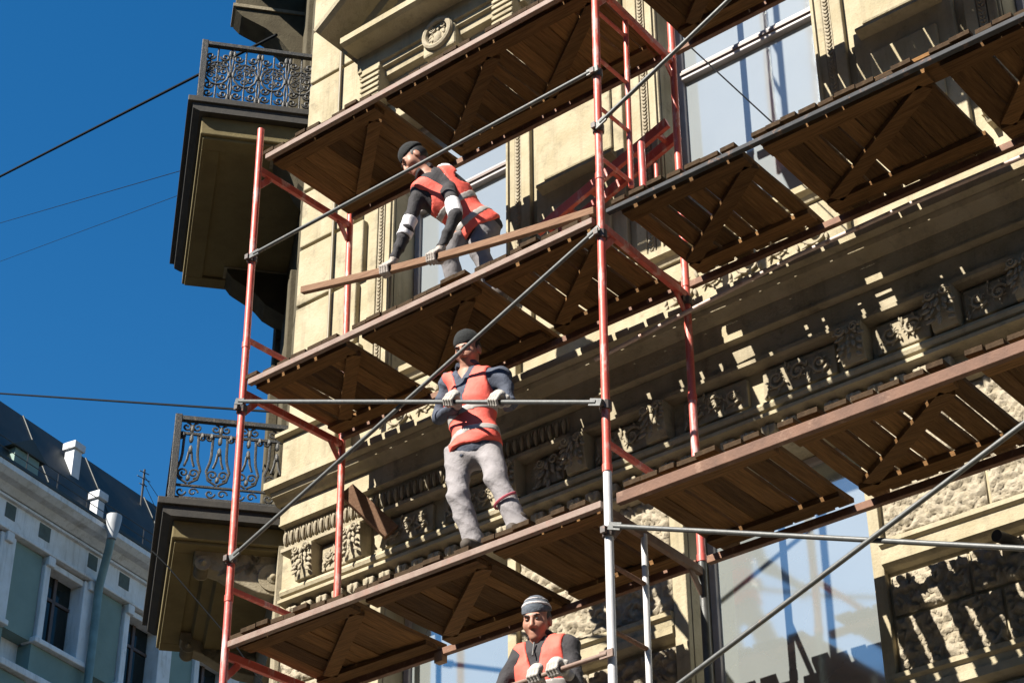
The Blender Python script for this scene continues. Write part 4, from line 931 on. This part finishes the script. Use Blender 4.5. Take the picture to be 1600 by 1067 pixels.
        def hand(P):
            d = None
            for k0, p1, p2, p3, q in ks:
                e = smin(smin(rc(P, k0, p1, q*1.08, q), rc(P, p1, p2, q, q*0.95), 0.004), rc(P, p2, p3, q*0.95, q*0.82), 0.004)
                e2 = rc(P, pm+(k0-c-axd*((k0-c)@axd))*0.0+axd*((k0-c)@axd)*0.8, k0, 0.016, q*1.15); e = smin(e, e2, 0.008); d = e if d is None else smin(d, e, 0.0035)
            for a, b, q in ((th[0], th[1], 0.0125), (th[1], th[2], 0.0115), (th[2], th[3], 0.0105)): d = smin(d, rc(P, a, b, q, q*0.94), 0.008)
            d = smin(d, rc(P, pm, th[0], 0.020, 0.015), 0.012); d = smin(d, rc(P, pm-axd*0.018, pm+axd*0.018, 0.021, 0.021), 0.02)
            return smin(d, rc(P, pm, wp, 0.026, 0.033), 0.02)
        pts = np.array([wp, pm, c, *[k for kk in ks for k in kk[:4]], *th]); grow(hand, pts.min(0)-0.045, pts.max(0)+0.045, 0.0042, 'glove', glove, B)
    return B, tloc, T

X_ = lambda px, y: on(px, y=y)
# --- the standing middle worker on the third tier
def tube2(x): t = (x-0.045)/(3.12-0.045); return V3(x, -0.085, 1.815+(0.635-1.815)*t)
gl, gr = tube2(X_((705, 633), -0.085)[0]), tube2(X_((775, 633), -0.085)[0])
td = V3(3.075, 0, -1.18)
F2 = nrm(V3(0.28, -0.96, 0))
fl2 = 0.075
J2 = dict(base=(2.03, 0.12, fl2), floor=fl2, pelvis=X_((742, 690), 0.16), neck=X_((733, 583), 0.17), head=X_((731, 548), 0.135), face=V3(0.16, -0.90, -0.40),
    shoulders=(X_((700, 597), 0.16), X_((786, 588), 0.20)), elbows=(X_((686, 652), 0.17), X_((797, 632), 0.19)), wrists=(gl+V3(-0.015, 0.075, 0.02), gr+V3(0.02, 0.08, 0.03)),
    hips=(X_((716, 708), 0.15), X_((764, 702), 0.19)), knees=(X_((716, 775), 0.10), X_((776, 748), 0.13)), ankles=(X_((735, 842), 0.17), X_((805, 800), 0.19)), toes=(V3(0, 0, 0), V3(0, 0, 0)))
J2['ankles'] = tuple(V3(a[0]+0.03, a[1], fl2+0.115) for a in J2['ankles'])
J2['toes'] = tuple(V3(a[0]+0.05, a[1]-0.13, fl2+0.035) for a in J2['ankles'])
B2, tl2, T2 = person('standing worker in orange vest, black cap and pale trousers gripping a tube', J2, NAVY, GREYT, GLOVE, BLACKK, grips=((gl, td, V3(0, -0.75, 0.66), 0.0165), (gr, td, V3(0, -0.75, 0.66), 0.0165)), seed=0.4, vee=0.10)
# pink strip on the lower left trouser leg
kn, an = J2['knees'][1], J2['ankles'][1]; pc = kn+(an-kn)*0.45; ax = nrm(an-kn)
MB().tube([pc+0.083*(math.cos(a)*nrm(np.cross(ax, V3(0, 1, 0)))+math.sin(a)*nrm(np.cross(ax, np.cross(ax, V3(0, 1, 0)))))+ax*0.02*math.sin(a) for a in np.linspace(0.2, 3.3, 10)], 0.009, 6).build('fabric_strip', PATCHP, B2, True)

# --- the bending worker on the second tier
h1, h2 = rail_at(X_((607, 415), 0.02)[0])+V3(0, 0, 0.0), rail_at(X_((680, 393), 0.03)[0])
rd = RAIL_B-RAIL_A; fl1 = 2.105
sA, sB = X_((656, 300), 0.12), X_((697, 278), 0.26)
eA, eB = X_((636, 358), 0.06), X_((712, 337), 0.10)
J1 = dict(base=(1.8, 0.4, fl1), floor=fl1, pelvis=X_((742, 352), 0.42), neck=X_((668, 277), 0.17), head=X_((648, 250), 0.10), face=V3(-0.55, -0.55, -0.62), headup=V3(-0.35, -0.25, 0.8),
    shoulders=(sA, sB), elbows=(eA, eB), wrists=(h1+V3(0.04, 0.02, 0.085), h2+V3(0.035, 0.03, 0.085)),
    hips=(X_((718, 360), 0.36), X_((757, 358), 0.46)), knees=(X_((700, 398), 0.26), X_((748, 392), 0.38)), ankles=(V3(1.66, 0.40, fl1+0.115), V3(1.93, 0.46, fl1+0.115)), toes=(V3(1.56, 0.30, fl1+0.035), V3(1.86, 0.33, fl1+0.035)))
ins = [(sB+(eB-sB)*0.66, sB+(eB-sB)*0.98, 0.057, 0.055), (sA+(eA-sA)*0.72, eA+(J1['wrists'][0]-eA)*0.25, 0.056, 0.055), (sB-(eB-sB)*0.16, sB+(eB-sB)*0.14, 0.074, 0.073)]
B1, _, _ = person('bending worker in orange vest and black cap lifting a wooden rail on the second tier', J1, CHAR, DGREYT, GLOVEG, BLACKK, grips=((h1, rd, V3(-0.2, -0.5, 0.8), 0.027), (h2, rd, V3(-0.2, -0.5, 0.8), 0.027)), shirt=False, inserts=ins, seed=1.7)

# --- the worker below, cut off by the frame
def tube3(x): return t3b+(t3a-t3b)*(x-t3b[0])/(t3a[0]-t3b[0])
fl3 = -1.915
g3a, g3b = tube3(X_((838, 1060), -0.05)[0]), tube3(X_((868, 1046), -0.05)[0])
J3 = dict(base=(2.45, 0.25, fl3), floor=fl3, neck=X_((848, 1006), 0.27), head=X_((839, 970), 0.21), face=V3(0.30, -0.92, -0.27), pelvis=V3(2.46, 0.27, -1.06),
    shoulders=(X_((815, 1022), 0.25), X_((890, 1010), 0.29)), elbows=(V3(2.13, 0.12, -0.98), V3(2.72, 0.20, -1.0)), wrists=(g3a+V3(-0.03, 0.075, 0.0), g3b+V3(0.03, 0.085, -0.005)),
    hips=(V3(2.37, 0.27, -1.12), V3(2.55, 0.29, -1.12)), knees=(V3(2.36, 0.2, -1.5), V3(2.57, 0.22, -1.5)), ankles=(V3(2.35, 0.27, fl3+0.115), V3(2.58, 0.29, fl3+0.115)), toes=(V3(2.36, 0.12, fl3+0.035), V3(2.60, 0.14, fl3+0.035)))
B3, _, _ = person('worker in striped grey beanie and orange vest at the bottom edge', J3, CHAR, DGREYT, GLOVE, BLUEK, stripes=True, grips=((g3a, V3(1, 0, 0), V3(0, -0.8, 0.6), 0.0165), (g3b, V3(1, 0, 0), V3(0, -0.8, 0.6), 0.0165)), shirt=False, seed=2.9)
MB().tube([J3['neck']+V3(0.02, -0.105, -0.03), J3['neck']+V3(0.025, -0.128, -0.12)], 0.005, 6).build('zip', GREYTUBE, B3, True)
